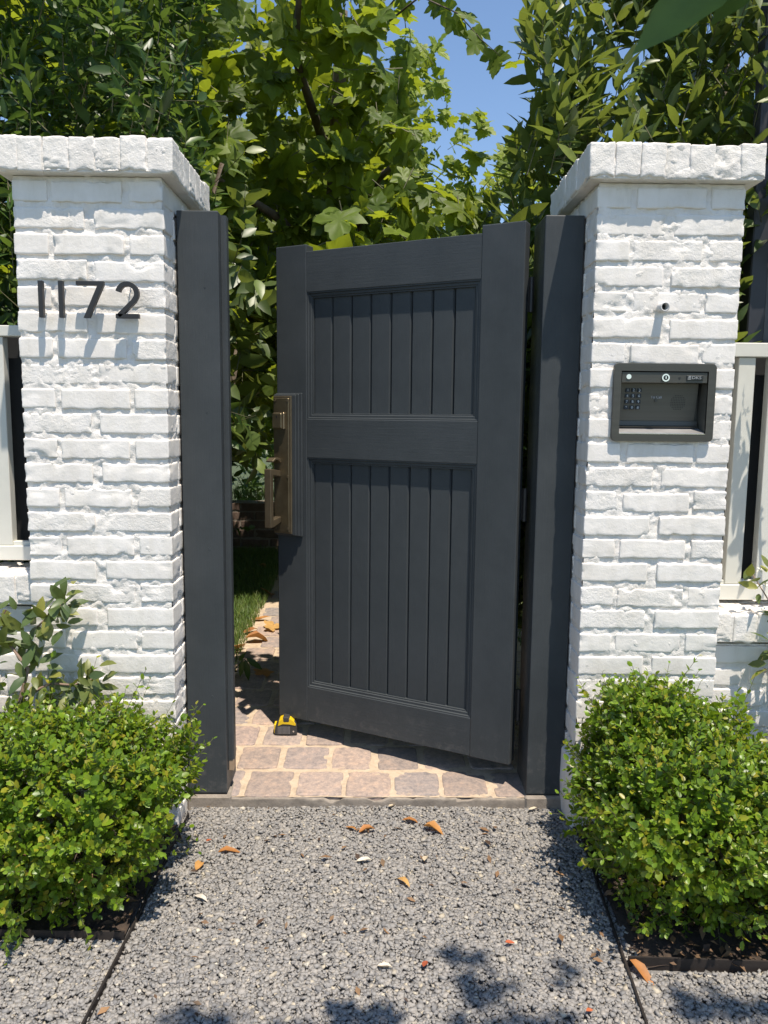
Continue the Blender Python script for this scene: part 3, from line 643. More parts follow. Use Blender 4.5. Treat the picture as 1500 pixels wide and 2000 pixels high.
keym = box_mesh('key', -.0062, .0062, -.0028, .0002, -.0058, .0058, M['key'], .0008)
tx = {c: text_mesh('key_print', c, .0105, .0002, M['keytext']) for c in '1234567890*#'}
for r_, rowc in enumerate(('123', '456', '789', '*0#')):
    for c_, ch in enumerate(rowc):
        p = fpt(.6985+.0162*c_, 1.2705-.0158*r_); k_ = link('key', keym, ep, Matrix.Translation(p) @ TILT)
        q = fpt(.6985+.0162*c_, 1.2705-.0158*r_, .0034); link('key_print', tx[ch], k_, Matrix.Translation(q) @ TILT @ FACE_CAM)
p = fpt(.780, 1.252, .001); link('call_print', text_mesh('call_print', 'To Call', .0105, .0002, M['tray']), ep, Matrix.Translation(p) @ TILT @ FACE_CAM)
p = fpt(.780, 1.2425, .0); cb = disc('call_button', p.x, p.z, .0042, p.y-.003, p.y+.002, M['steel'], ep)
V, F = [], []
for i in range(-5, 6):
    for j in range(-5, 6):
        if i*i+j*j <= 24:
            c_ = fpt(.842+i*.0047, 1.238+j*.0047, .0016); b_ = len(V)
            V += [c_+Vector((.0013*math.cos(a), 0, .0013*math.sin(a))) for a in np.linspace(0, 2*math.pi, 7)[:-1]]; F.append([b_+k for k in range(6)])
link('speaker_holes', pydata('speaker_holes', V, F, M['key']), ep)
# pipe stub above
ps = thing('pipe_stub', (.772, 0, 1.49), 'short white painted pipe stub poking from the right pillar above the entry phone', 'pipe')
V, F = tube([(.772, .02, 1.494), (.772, -.028, 1.490)], .0125, 16, False); Vi, Fi = tube([(.772, .0, 1.4925), (.772, -.0285, 1.490)], .0095, 16, False)
F += [[16+k, 16+(k+1) % 16, 32+16+(k+1) % 16, 32+16+k] for k in range(16)]; F += [[32+i for i in f[::-1]] for f in Fi]
link('pipe', pydata('pipe', V+Vi, F, M['pipe'], True), ps); disc('bore', .772, 1.4925, .0096, -.001, .002, M['key'], ps)

# ------------------------------------------------------------------ tape measure
tm = thing('tape_measure', (-.312, .54, path_z(.54)), 'yellow and black tape measure under the corner of the gate', 'tape measure')
tz = path_z(.54)+.001; tx0, tx1 = -.352, -.272
pr = [(tx0, tz), (tx1, tz), (tx1, tz+.034), (tx1-.006, tz+.048), (tx1-.018, tz+.058), (tx1-.036, tz+.060), (tx0+.028, tz+.058), (tx0+.012, tz+.048), (tx0+.004, tz+.034), (tx0, tz+.015)]
link('case', prism('case', pr, .5140, .5620, M['rubber'], 'y', .003), tm)
yc = [(tx0+.012, tz+.034), (tx0+.03, tz+.041), (tx0+.052, tz+.040), (tx1-.004, tz+.035), (tx1-.004, tz+.042), (tx1-.011, tz+.053), (tx1-.022, tz+.0615), (tx1-.038, tz+.0635), (tx0+.029, tz+.0615), (tx0+.016, tz+.053)]
link('yellow_shell', prism('yellow_shell', yc, .5120, .5640, M['yellow'], 'y', .0015), tm)
link('front_strip', box_mesh('front_strip', tx0-.0025, tx0+.004, .5200, .5560, tz+.004, tz+.036, M['yellow'], .001), tm)
link('lock_slider', box_mesh('lock_slider', tx0+.030, tx0+.054, .5110, .5530, tz+.048, tz+.0675, M['rubber'], .004, 2), tm)
link('hook', box_mesh('hook', tx0-.007, tx0-.0026, .5300, .5480, tz-.0005, tz+.010, M['black'], .0005), tm)
for k in range(10): link('grip_rib', box_mesh('grip_rib', tx0+.012+.0045*k, tx0+.0145+.0045*k, .5125, .5140, tz+.005, tz+.032, M['grey_pl']), tm)
disc('screw', tx1-.012, tz+.014, .003, .5128, .5140, M['chrome'], tm)

# ------------------------------------------------------------------ leaf templates and plants
def tmpl_lance(wd=.17, curve=.18, fold=.10, st=(.14, .4, .72), wp=None):
    wf = wp or (lambda u: math.sin(math.pi*u**.85)**.9)
    V = [(0, 0, 0)]
    for u in st: h = wd*wf(u); z = -curve*u*u; V += [(u, h, z+fold*h*2), (u, 0, z), (u, -h, z+fold*h*2)]
    V.append((1, 0, -curve)); n = len(st); F = [(0, 2, 1), (0, 3, 2)]
    for k in range(n-1):
        a = 1+3*k; F += [(a, a+1, a+4), (a, a+4, a+3), (a+1, a+2, a+5), (a+1, a+5, a+4)]
    a = 1+3*(n-1); e = len(V)-1; F += [(a, a+1, e), (a+1, a+2, e)]
    return np.array(V, float), np.array(F)
def tmpl_oval(wd=.30): return tmpl_lance(wd, .10, .12, (.3, .72), lambda u: 1.0 if u < .5 else .92)
def tmpl_plane(s=0):
    r_ = np.random.default_rng(s)
    pol = [(0, .0), (-.10, .16), (-.16, .34), (-.06, .46), (.06, .44), (.14, .56), (.30, .68), (.38, .56), (.40, .40), (.38, .27), (.52, .34), (.66, .30), (.72, .20), (.80, .16), (1.0, 0)]
    P = [(0.02, 0)]+pol[1:]; mirror = [(a, -b) for a, b in pol[1:-1]][::-1]; O = [(0, 0)]+[p for p in pol[1:]]+mirror
    O = np.array(O)*(1+r_.uniform(-.07, .07, (len(O), 1))); C_ = np.array([.28, 0])
    mid = C_+(O-C_)*.5; k = len(O); A = np.concatenate([[C_], mid, O])
    z = -.10*A[:, 0]**2+.16*np.abs(A[:, 1])-.30*A[:, 1]**2+r_.normal(0, .022, len(A)); V = np.column_stack([A, z]); F = []
    for i in range(k): j = (i+1) % k; F += [(0, 1+i, 1+j), (1+i, 1+k+i, 1+k+j), (1+i, 1+k+j, 1+j)]
    V[:, 0] += .02
    return V, np.array(F)[:, ::-1]
def unit(a): return a/np.maximum(np.linalg.norm(a, axis=-1, keepdims=True), 1e-9)
def frame(d, nrm):
    x = unit(d); z = unit(nrm-x*np.sum(nrm*x, -1, keepdims=True)); y = np.cross(z, x); return np.stack([x, y, z], -1)   # columns
def expand(base, dirs, L, n, ll, a0=75, a1=28, droop=.15, jit=.25, opposite=False, t0=.15):
    S = len(base); d = unit(dirs); ref = np.where(np.abs(d[:, 2:3]) < .9, np.array([[0, 0, 1.]]), np.array([[1., 0, 0]]))
    u = unit(np.cross(d, ref)); v = np.cross(d, u); P, R, SZ = [], [], []
    ph = rng.uniform(0, 6.283, S)
    for k in range(n):
        t = t0+(1-t0)*(k//2*2/(max(n-1, 1)) if opposite else k/max(n-1, 1)); a = math.radians(a0+(a1-a0)*t)
        phi = ph+((k//2)*1.57+(k % 2)*3.1416 if opposite else k*2.4)
        side = u*np.cos(phi)[:, None]+v*np.sin(phi)[:, None]
        ld = unit(d*math.cos(a)+side*math.sin(a)+rng.normal(0, jit, (S, 3))*.5); ld[:, 2] -= droop*rng.uniform(.3, 1.4, S); ld = unit(ld)
        nr = d+rng.normal(0, jit, (S, 3)); P.append(base+d*(L*t)[:, None]); R.append(frame(ld, nr)); SZ.append(ll*rng.uniform(.7, 1.15, S)*(1-.25*t*t))
    return np.concatenate(P), np.concatenate(R), np.concatenate(SZ)
def prisms(base, tip, r0, r1):
    d = unit(tip-base); ref = np.where(np.abs(d[:, 2:3]) < .9, np.array([[0, 0, 1.]]), np.array([[1., 0, 0]])); u = unit(np.cross(d, ref)); v = np.cross(d, u); n = len(base); V = []
    for b, r in ((base, r0), (tip, r1)):
        for k in range(3): V.append(b+(u*math.cos(2.094*k)+v*math.sin(2.094*k))*(r if np.isscalar(r) else r[:, None]))
    V = np.stack(V, 1).reshape(-1, 3); F = np.array([(0, 1, 4), (0, 4, 3), (1, 2, 5), (1, 5, 4), (2, 0, 3), (2, 3, 5)])
    return V, (F[None]+(np.arange(n)*6)[:, None, None]).reshape(-1, 3)
def project(P):
    d = P-CAM_POS; z = d@_f; return 750+FPX*(d@_r)/z, 1000-FPX*(d@_u)/z, z
def plant(root, P, R, S, tmpls, mat, nobj=290, twigs=None, name='leaf', stuff_name='foliage', mat_fn=None):
    """leaves that show largest become parts, the rest one stuff part"""
    n = len(P); ti = rng.integers(0, len(tmpls), n)
    x, y, z = project(P); vis = np.zeros(n, bool); ok = (x > -30) & (x < 1530) & (y > -30) & (y < 2030) & (z > .2)
    cell = max(9, np.median(S)*FPX/np.median(np.maximum(z, .3))*.45); key = {}
    for i in np.nonzero(ok)[0]:
        k = (int(x[i]//cell), int(y[i]//cell))
        if k not in key or z[i] < z[key[k]]: key[k] = i
    cand = sorted(key.values(), key=lambda i: -S[i]/z[i]*abs(R[i][:, 2]@unit(P[i]-CAM_POS)))[:nobj]
    vis[cand] = True
    meshes = []
    for tv, tf in tmpls: meshes.append(fast_mesh(name, tv, tf, mat, smooth=True))
    for i in cand:
        m = np.eye(4); m[:3, :3] = R[i]*S[i]; m[:3, 3] = P[i]
        link(name, meshes[ti[i]], root, Matrix(m.tolist()))
    VV, FF, LV, off = [], [], [], 0
    for k, (tv, tf) in enumerate(tmpls):
        s = np.nonzero((ti == k) & ~vis)[0]
        if not len(s): continue
        v = np.einsum('nij,kj->nki', R[s]*S[s][:, None, None], tv)+P[s][:, None, :]
        VV.append(v.reshape(-1, 3)); FF.append((tf[None]+(np.arange(len(s))*len(tv))[:, None, None]).reshape(-1, 3)+off); off += len(s)*len(tv); LV.append(np.repeat(rng.random(len(s)), len(tv)))
    if VV: tag(link(stuff_name, fast_mesh(stuff_name, np.concatenate(VV), np.concatenate(FF), mat, np.concatenate(LV), True), root), kind='stuff')
    if twigs is not None: tag(link('twigs', fast_mesh('twigs', twigs[0], twigs[1], M['twig']), root), kind='stuff')

LANCE = [tmpl_lance(.165, .16, .12), tmpl_lance(.15, .30, .16), tmpl_lance(.18, .05, .10)]
BOXT = [tmpl_oval(.30), tmpl_oval(.26), tmpl_oval(.34)]
PLT = [tmpl_plane(s) for s in range(4)]
OVAL = [tmpl_lance(.25, .12, .10), tmpl_lance(.22, .25, .14)]

# ---- boxwood
def boxwood(label, lobes, nsp, base):
    root = thing('boxwood_shrub', base, label, 'shrub')
    B, D = [], []
    for (c, rad, wgt) in lobes:
        n = int(nsp*wgt); c = np.array(c); rad = np.array(rad)
        d = rng.normal(size=(n, 3)); d[:, 2] = np.where(rng.random(n) < .5, np.abs(d[:, 2]), d[:, 2]); d = unit(d)
        p = np.sign(d)*np.abs(d)**.62                                     # boxier than an ellipsoid
        p /= np.maximum(1, np.max(np.abs(p), axis=1))[:, None]**.0
        lump = np.array([noise.fractal(Vector(q*2.6+c), 1, 2, 3) for q in d])
        k = (rng.uniform(.60, 1.0, n)**.6*(.92+.32*lump))
        q = c+d*rad*k[:, None]/((np.abs(d)**3.2).sum(1)**(1/3.2))[:, None]*.98
        tp = .78+.22*np.clip(q[:, 2]/.27, 0, 1); q[:, 0] = c[0]+(q[:, 0]-c[0])*tp; B.append(q); nrm = d/rad; nrm[:, 2] = nrm[:, 2]*.8; D.append(unit(unit(nrm)+np.array([.06, -.10, .55])+rng.normal(0, .33, (n, 3))))
    B = np.concatenate(B); D = np.concatenate(D); keep = (B[:, 2] > .012); B, D = B[keep], D[keep]; n = len(B)
    L = rng.uniform(.035, .075, n); L[rng.random(n) < .06] *= 2.1
    P, R, S = expand(B, D, L, 9, rng.uniform(.0165, .0265, n), 68, 34, .05, .28, True)
    ok = ~((P[:, 1] > -.008) & (P[:, 0] > XR-.02) & (P[:, 0] < XR+PW+.02)) & ~((P[:, 1] > -.008) & (P[:, 0] < XL+PW+.02)) & (P[:, 2] > .004)
    P, R, S = P[ok], R[ok], S[ok]
    plant(root, P, R, S, BOXT, M['box'], 290, prisms(B-D*.02, B+D*L[:, None], .0011, .0006))
    # woody stems
    for (c, rad, wgt) in lobes:
        for k in range(9):
            x = c[0]+rng.uniform(-.4, .4)*rad[0]; y = c[1]+rng.uniform(-.5, .4)*rad[1]
            tube_obj('stem', [(x, y, -.01), (x+rng.normal(0, .03), y+rng.normal(0, .03), .12), (x+rng.normal(0, .04), y+rng.normal(0, .04), .24)], [.007, .005, .003], M['bark'], root, 6)
boxwood('clipped boxwood shrub at the foot of the numbered pillar', [((-.80, -.285, .19), (.335, .265, .215), .56), ((-1.25, -.285, .195), (.33, .265, .225), .44)], 3900, (-.95, -.24, 0))
boxwood('boxwood shrub below the entry phone pillar, with one taller mound', [((.785, -.30, .19), (.255, .295, .205), .5), ((1.15, -.34, .15), (.30, .28, .17), .40), ((.73, -.19, .36), (.12, .12, .11), .10)], 4100, (.85, -.28, 0))
def sprig(base, tip, root, n=12, sz=.02):
    b = np.array([base]); d = np.array(tip)-b[0]; L = np.linalg.norm(d); P, R, S = expand(b, d[None]/L, np.array([L]), n, np.array([sz]), 65, 35, .05, .25, True); return P, R, S

# ---- hedges of long leaves
def hedge(name, label, region, nsh, leaf, mat, nleaf, tmpl, stems, lean=(0, -.35, .75), accept=None, cat='hedge', nobj=290, shL=(.14, .30), base=None, spread=.45, angles=(72, 30), droop=.22):
    x0, x1, y0, y1, z0, z1 = region; root = thing(name, base or ((x0+x1)/2, (y0+y1)/2, 0), label, cat)
    n = nsh; B = np.stack([rng.uniform(x0, x1, n), y0+(y1-y0)*rng.random(n)**1.5, rng.uniform(z0, z1, n)], 1)
    D = unit(np.array(lean)[None]+rng.normal(0, spread, (n, 3)))
    L = rng.uniform(*shL, n)
    if accept is not None: k = accept(B) & accept(B+D*L[:, None]*.7); B, D, L = B[k], D[k], L[k]; n = len(B)
    P, R, S = expand(B, D, L, nleaf, rng.uniform(leaf*.75, leaf*1.2, n), angles[0], angles[1], droop, .3)
    if accept is not None: k = accept(P); P, R, S = P[k], R[k], S[k]
    k = ~((P[:, 1] < PW+.05) & (P[:, 2] < 1.93)) ; P, R, S = P[k], R[k], S[k]
    plant(root, P, R, S, tmpl, mat, nobj, prisms(B, B+D*L[:, None], .0024, .001))
    for s in stems: tube_obj('stem', s[0], s[1], M['bark'], root, 8)
    return root
def lit(Pt):   # leaves that would shade the sunlit patch of path and lawn
    h = Pt[:, 2]-.1; gx = Pt[:, 0]-.17*h; gy = Pt[:, 1]+.31*h
    return (gx > -.95) & (gx < -.40) & (gy > 1.38) & (gy < 2.25)
def front(Pt):  # keep the sun on the pillars, posts and gate
    h = Pt[:, 2]-1.2; return (Pt[:, 1]+.31*h < .62) & (np.abs(Pt[:, 0]-.17*h) < 1.1) & (Pt[:, 2] > 2.0) & (Pt[:, 1] < .3)
stem = lambda x, y, h, r=.02: ([(x, y, 0), (x+rng.normal(0, .05), y+rng.normal(0, .05), h*.5), (x+rng.normal(0, .12), y+rng.normal(0, .1), h)], [r, r*.8, r*.4])
hedge('laurel_hedge', 'dark green laurel hedge with narrow leaves behind the numbered pillar', (-2.1, -.60, .46, 1.05, .35, 3.05), 2000, .088, M['laurel'], 11, LANCE, [stem(x, .92, 2.1, .02) for x in (-1.9, -1.55, -1.2, -.85)], accept=lambda P: ~lit(P) & (P[:, 0] < -.56+.10*np.sin(P[:, 2]*7)) & (P[:, 1] > .43+.22*np.clip(P[:, 2]-1.95, -.2, 2)+.10*np.sin(P[:, 0]*6+P[:, 2]*4)))
hedge('bay_hedge', 'grey green bay hedge with long pointed leaves behind the entry phone pillar', (.36, 2.1, .50, 1.15, .35, 3.05), 1500, .128, M['bay'], 9, LANCE, [stem(x, .98, 2.1, .02) for x in (.75, 1.1, 1.45, 1.85)], lean=(-.05, -.25, .9), spread=.36, angles=(62, 24), accept=lambda P: (P[:, 0] > .30+.30*np.clip(P[:, 2]-1.7, 0, 2)+.05*np.sin(P[:, 2]*9)) & (P[:, 1] > .46+.20*np.clip(P[:, 2]-1.95, -.2, 2)+.10*np.sin(P[:, 0]*7+P[:, 2]*3)))

# ---- plane tree
def tree(label, trunk, region, n, leaf, mat, accept, base, limbs, nobj=290, cat='tree', name='plane_tree', drp=.55, yp=1.0):
    root = thing(name, base, label, cat); tube_obj('trunk', trunk[0], trunk[1], M['bark'], root, 12)
    for a, r in limbs: tube_obj('limb', a, r, M['bark'], root, 7)
    x0, x1, y0, y1, z0, z1 = region
    B = np.stack([rng.uniform(x0, x1, n), y0+(y1-y0)*rng.random(n)**yp, rng.uniform(z0, z1, n)], 1); D = unit(rng.normal(0, .6, (n, 3))+np.array([.1, -.45, -.15])); L = rng.uniform(.12, .26, n)
    k = accept(B) & accept(B+D*L[:, None]); B, D, L = B[k], D[k], L[k]; n = len(B)
    P, R, S = expand(B, D, L, 4, rng.uniform(leaf*.65, leaf*1.2, n), 70, 30, drp, .5, t0=.3)
    # leaf blades turn towards the light
    nr = unit(R[:, :, 2]*.5+np.array([.15, -.45, .75])+rng.normal(0, .35, (len(P), 3))); R = frame(R[:, :, 0], nr)
    k = accept(P); P, R, S = P[k], R[k], S[k]
    plant(root, P, R, S, PLT, mat, nobj, prisms(B, B+D*L[:, None], .003, .0012))
    return root
def acc_plane(P):
    x, y, z = P.T
    xr = np.where(z > 2.35, .16+.05*np.sin(z*8), .16+.55*np.clip(2.35-z, 0, .5)/.5)+.12*(y-1.2)*.3
    return (x < xr) & (y > .80+.50*np.clip(z-1.85, -.1, 3)+.12*np.sin(x*8)) & ~lit(P) & ~((y < 1.05) & (x < -.62)) & ~((z < 1.25) & (x < .5))
tree('broad plane tree with large lobed leaves over the middle of the garden path', ([(-.12, 2.9, 0), (-.16, 2.8, 1.2), (-.25, 2.6, 2.4), (-.2, 2.4, 3.4)], [.085, .07, .055, .03]),
     (-1.3, .75, .75, 4.0, 1.30, 3.35), 2050, .155, M['plane'], acc_plane, (-.12, 2.9, 0),
     yp=2.0, limbs=[([(-.2, 2.7, 1.9), (-.5, 2.0, 2.2), (-.75, 1.4, 2.25)], [.04, .025, .01]), ([(-.22, 2.65, 2.1), (.0, 2.0, 2.4), (.15, 1.4, 2.35)], [.035, .02, .008]), ([(-.22, 2.6, 2.5), (-.4, 1.8, 2.9), (-.3, 1.2, 3.1)], [.03, .02, .008]), ([(-.2, 2.7, 1.6), (.3, 2.3, 1.95), (.65, 1.9, 2.05)], [.03, .02, .007])])
hang_acc = lambda P: (P[:, 2] > .4)
tree('tall dark leafy tree behind the laurel hedge at the upper left', ([(-2.3, 3.2, 0), (-2.3, 3.1, 2), (-2.2, 3.0, 4)], [.09, .07, .03]), (-4.2, -1.1, 2.0, 3.6, 1.0, 4.4), 1500, .17, M['plane'], lambda P: ~lit(P), (-2.3, 3.2, 0), [], nobj=60, name='shade_tree')
tree('tall leafy tree behind the bay hedge at the upper right', ([(2.3, 3.2, 0), (2.3, 3.1, 2), (2.2, 3.0, 4)], [.09, .07, .03]), (1.15, 4.2, 1.7, 3.4, .5, 4.6), 900, .15, M['plane'], lambda P: P[:, 0] > .55+.45*P[:, 1]*.75, (2.3, 3.2, 0), [], nobj=60, name='shade_tree')
hs_ = thing('hanging_spray', (.05, 1.6, 2.9), 'thin plane twig with small dark leaves hanging across the sky gap', 'branch')
tube_obj('twig', [(-.1, 1.8, 2.95), (.18, 1.45, 3.0), (.33, 1.3, 2.86), (.42, 1.25, 2.74), (.50, 1.22, 2.66)], [.006, .004, .003, .002, .001], M['bark'], hs_, 6)
q_ = np.array([(.24, 1.4, 2.97), (.28, 1.35, 2.93), (.31, 1.32, 2.86), (.36, 1.28, 2.83), (.36, 1.29, 2.79), (.41, 1.25, 2.74), (.43, 1.25, 2.78), (.47, 1.23, 2.69), (.5, 1.22, 2.66), (.52, 1.22, 2.62), (.2, 1.45, 3.05), (.42, 1.3, 3.02), (.46, 1.3, 3.03), (.38, 1.3, 3.04), (.30, 1.3, 3.03)])
plant(hs_, q_, frame(rng.normal(size=(15, 3))*.6+np.array([.3, -.1, -.9]), np.array([[0, -.6, .5]])+rng.normal(0, .5, (15, 3))), rng.uniform(.06, .115, 15), PLT, M['plane'], 20)
tube_obj('twig', [(-.1, 1.8, 2.95), (.2, 1.4, 3.12), (.5, 1.3, 3.06)], [.005, .003, .002], M['bark'], hs_, 6)
def acc_far(P):
    x, y, z = P.T; return (z < 3.75+.35*np.sin(x*2.3+1)+.25*np.sin(x*6.1)-.25*np.exp(-((x-.95)/.3)**2)) & ~lit(P)
tree('sunlit yellow green plane tree standing farther back beyond the gate', ([(.7, 5.2, 0), (.75, 5.1, 1.6), (.8, 5.0, 2.9)], [.09, .07, .03]), (-2.6, 3.2, 3.9, 5.4, 1.0, 4.1), 3000, .125, M['plane_sun_tint'], acc_far, (.7, 5.2, 0),
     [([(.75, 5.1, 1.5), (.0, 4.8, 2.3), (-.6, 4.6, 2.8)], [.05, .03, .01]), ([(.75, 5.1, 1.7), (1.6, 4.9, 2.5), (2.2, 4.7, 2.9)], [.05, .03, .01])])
hedge('boundary_hedge', 'dark boundary hedge closing the far end of the garden', (-6, 6, 6.2, 7.0, 0, 3.0), 2400, .16, M['laurel'], 9, LANCE, [stem(x, 6.6, 2.5, .03) for x in (-4, -2, 0, 2, 4)], shL=(.25, .5), nobj=120)
# side shrub that fills the dark gap left of the gate
def acc_gap(P): return ~lit(P) & (P[:, 0] < np.where(P[:, 1] < .95, -.40, -.30)) & ~((P[:, 2] < .95) & (P[:, 0] > -.72))
hedge('garden_shrub', 'glossy broad leaved shrub hanging into the gap beside the open gate', (-1.25, -.42, .62, 1.5, .45, 2.0), 270, .115, M['bay'], 8, OVAL, [([(-.85, 1.35, .05), (-.72, 1.2, .8), (-.55, 1.05, 1.5)], [.028, .022, .012]), ([(-.95, 1.3, .05), (-.95, 1.15, .9), (-.85, .95, 1.7)], [.02, .016, .009])], accept=acc_gap, lean=(.35, -.3, .25), cat='shrub', angles=(70, 35), droop=.45)
hedge('border_shrub', 'shade shrub along the left edge of the lawn behind the hedge', (-2.4, -1.05, 1.6, 3.4, .1, 1.7), 700, .10, M['laurel'], 9, OVAL, [stem(-1.6, 2.2, 1.2), stem(-1.3, 3.0, 1.2)], cat='shrub', nobj=60, accept=lambda P: ~lit(P))
# low planter wall at the far end of the path
pw = thing('planter_wall', (0, 3.7, path_z(3.6)), 'low brown brick planter wall across the end of the path', 'wall')
M['redbrick'] = mat_ground('brown_brick', [(.3, (.10, .07, .055)), (.7, (.19, .13, .10))], 25, 160, .004)
link('mortar', box_mesh('mortar', -2.2, 1.6, 3.655, 3.86, .10, .535, M['concrete']), pw)
rb = [brick_mesh('brick', .205, .09, .058, 200+s, M['redbrick'], res=.02) for s in range(3)]
for i in range(6):
    x = -2.1+(i % 2)*.108
    while x < 1.5: put_brick(pw, rb[int(rng.integers(0, 3))], (x, 3.65+.045, .165+.068*i)); x += .217
tag(link('planter_grass', grass([(-1.9, 1.2, 3.68, 3.95, 1)], 2500, .06, .14), None, Matrix.Translation((0, 0, .36))), 'tufts of grass on top of the planter wall', 'grass', kind='stuff')

# dark pole in the hedge at the right
dpole = thing('dark_pole', (1.31, .62, 0), 'dark steel pole rising through the hedge at the upper right', 'pole')
link('shaft', box_mesh('shaft', 1.285, 1.345, .58, .64, 0, 4.2, M['darkpole'], .004), dpole)
link('downpipe', box_mesh('downpipe', 1.347, 1.375, .60, .64, 0, 4.2, M['grey_pl'], .004), dpole)

# ---- foreground tree: limb and leaves over the walk, casting the dapples
ft = thing('street_tree', (2.3, -2.0, 0), 'street tree whose leafy branch hangs over the top of the view', 'tree')
tube_obj('trunk', [(2.3, -2.0, -.02), (2.25, -1.95, 1.5), (2.1, -1.8, 2.8), (2.0, -1.6, 4.0)], [.10, .085, .07, .045], M['bark'], ft, 12)
tube_obj('limb', [(2.10, -1.8, 2.8), (1.6, -2.2, 3.4), (.9, -2.2, 3.5), (.2, -2.05, 3.4)], [.04, .03, .018, .007], M['bark'], ft, 8)
tube_obj('limb', [(1.6, -2.2, 3.4), (1.1, -1.95, 3.0), (.75, -1.75, 2.35)], [.02, .012, .005], M['bark'], ft, 7)
def shade_pt(gx, gy, h): return np.array([gx+.17*h, gy-.31*h, h])
cl = []
for gx, gy, sx, sy, n in ((-.30, -.74, .11, .03, 26), (-.17, -.80, .06, .04, 14), (.22, -.56, .035, .05, 11), (.27, -.66, .05, .04, 17), (.22, -.76, .07, .05, 24), (.33, -.80, .06, .06, 20), (.40, -.60, .03, .03, 6), (.68, -.70, .10, .035, 22), (.85, -.73, .10, .05, 22), (0, -1.2, .5, .12, 60)):
    for k in range(int(n*.62)):
        h = rng.uniform(3.0, 3.6); cl.append(shade_pt(gx+rng.normal(0, sx*.6), gy+rng.normal(0, sy*.6), h))
P = np.array(cl); n = len(P); R = frame(rng.normal(size=(n, 3))*np.array([1, 1, .35]), np.array([0, 0, 1.])+rng.normal(0, .3, (n, 3))); S = rng.uniform(.035, .065, n)
# hanging leaves that enter the top of the view
hang = [((.365, -1.32, 1.640), .13, (-.8, .1, -.50)), ((.36, -1.30, 1.66), .12, (-.85, .15, -.20)), ((.40, -1.31, 1.665), .10, (-.5, .1, -.6))]
plant(ft, np.array([h[0] for h in hang]), np.concatenate([frame(np.array([h[2]], float), np.array([[.15, -.75, .35]])) for h in hang]), np.array([h[1] for h in hang]), [tmpl_lance(.22, .25, .15), tmpl_lance(.20, .1, .2)], M['laurel'], 10)
sh = np.array([.345, -1.315, 1.64])+np.outer(rng.uniform(.16, .42, 24), [.17, -.31, 1.0])+np.array([-.06, 0, 0])+rng.normal(0, .035, (24, 3)); P = np.concatenate([P, sh]); S = np.concatenate([S, np.full(24, .08)])  # unseen leaves added towards the sun to shade the hanging leaves
R = np.concatenate([R, frame(rng.normal(size=(24, 3))*np.array([1, 1, .3]), np.array([0, -.2, 1.])+rng.normal(0, .3, (24, 3)))])
plant(ft, P, R, S, PLT[:2]+LANCE[:1], M['plane'], 290, prisms(P, P+np.array([.01, .0, .05])+rng.normal(0, .015, P.shape), .001, .001))
tube_obj('twig', [(.75, -1.75, 2.35), (.60, -1.5, 1.95), (.36, -1.31, 1.655)], [.004, .003, .002], M['bark'], ft, 6)

# ---- seedling by the left post
sd = thing('seedling', (-.58, .98, path_z(.98)), 'small seedling with drooping dark leaves behind the left gate post', 'plant')
zs = path_z(1.0)
tube_obj('stem', [(-.60, 1.0, zs), (-.575, .99, zs+.07), (-.53, .98, zs+.115)], [.004, .003, .002], M['twig'], sd, 6)
P = np.array([(-.575, .99, zs+.09), (-.535, .98, zs+.11), (-.53, .98, zs+.115), (-.545, .985, zs+.11), (-.58, .99, zs+.08), (-.56, .985, zs+.10)])
dd = np.array([(-.9, -.2, -.25), (.25, -.2, -1), (.8, -.1, -.5), (-.1, -.2, -1), (-.4, .3, .4), (.3, -.5, .5)], float)
plant(sd, P, frame(dd, np.array([[.2, -.8, .5]]*6)), np.array([.085, .095, .085, .08, .07, .06]), LANCE[:2], M['laurel'], 20)

# ---- jasmine vines
def vine(label, stems, nlv, sz, base, spreadv=.03):
    root = thing('jasmine_vine', base, label, 'vine'); P, D = [], []
    for pts, r in stems:
        tube_obj('stem', pts, r, M['vinestem'], root, 7)
        pts = [np.array(p) for p in pts]; k = max(4, int(nlv/len(stems)))
        for i in range(k):
            t = rng.random()**.8*(len(pts)-1); a = min(int(t), len(pts)-2); f_ = t-a; P.append(pts[a]*(1-f_)+pts[a+1]*f_+rng.normal(0, spreadv, 3)*np.array([1, .5, 1])); D.append(unit(pts[a+1]-pts[a])*.5+rng.normal(0, .7, 3)+np.array([0, -.3, -.2]))
    P = np.array(P); P[:, 1] = np.minimum(P[:, 1], np.where((P[:, 0] > XL) & (P[:, 0] < XR+PW), -.02, .07)); n = len(P)
    R = frame(np.array(D), np.array([[.1, -.7, .7]])+rng.normal(0, .45, (n, 3))); plant(root, P, R, rng.uniform(sz*.7, sz*1.2, n), OVAL, M['jasmine'], 200)
    return root
vine('woody jasmine vine with mottled leaves at the left edge by the numbered pillar',
     [([(-1.02, -.10, .0), (-1.0, -.11, .22), (-.965, -.10, .40), (-.94, -.09, .50), (-1.0, -.08, .58), (-1.06, -.07, .56)], [.008, .007, .006, .005, .004, .003]),
      ([(-.96, -.10, .42), (-.88, -.09, .46), (-.82, -.09, .455), (-.77, -.08, .47)], [.005, .004, .003, .002]),
      ([(-.95, -.09, .48), (-.93, -.07, .60), (-.87, -.07, .66), (-.82, -.06, .70)], [.004, .003, .002, .0015]),
      ([(-1.05, -.10, .15), (-.95, -.13, .33), (-.86, -.12, .37)], [.005, .004, .002]), ([(-1.1, -.1, .3), (-1.08, -.1, .5), (-1.0, -.07, .66)], [.005, .004, .002])], 230, .058, (-1.02, -.10, 0), .028)
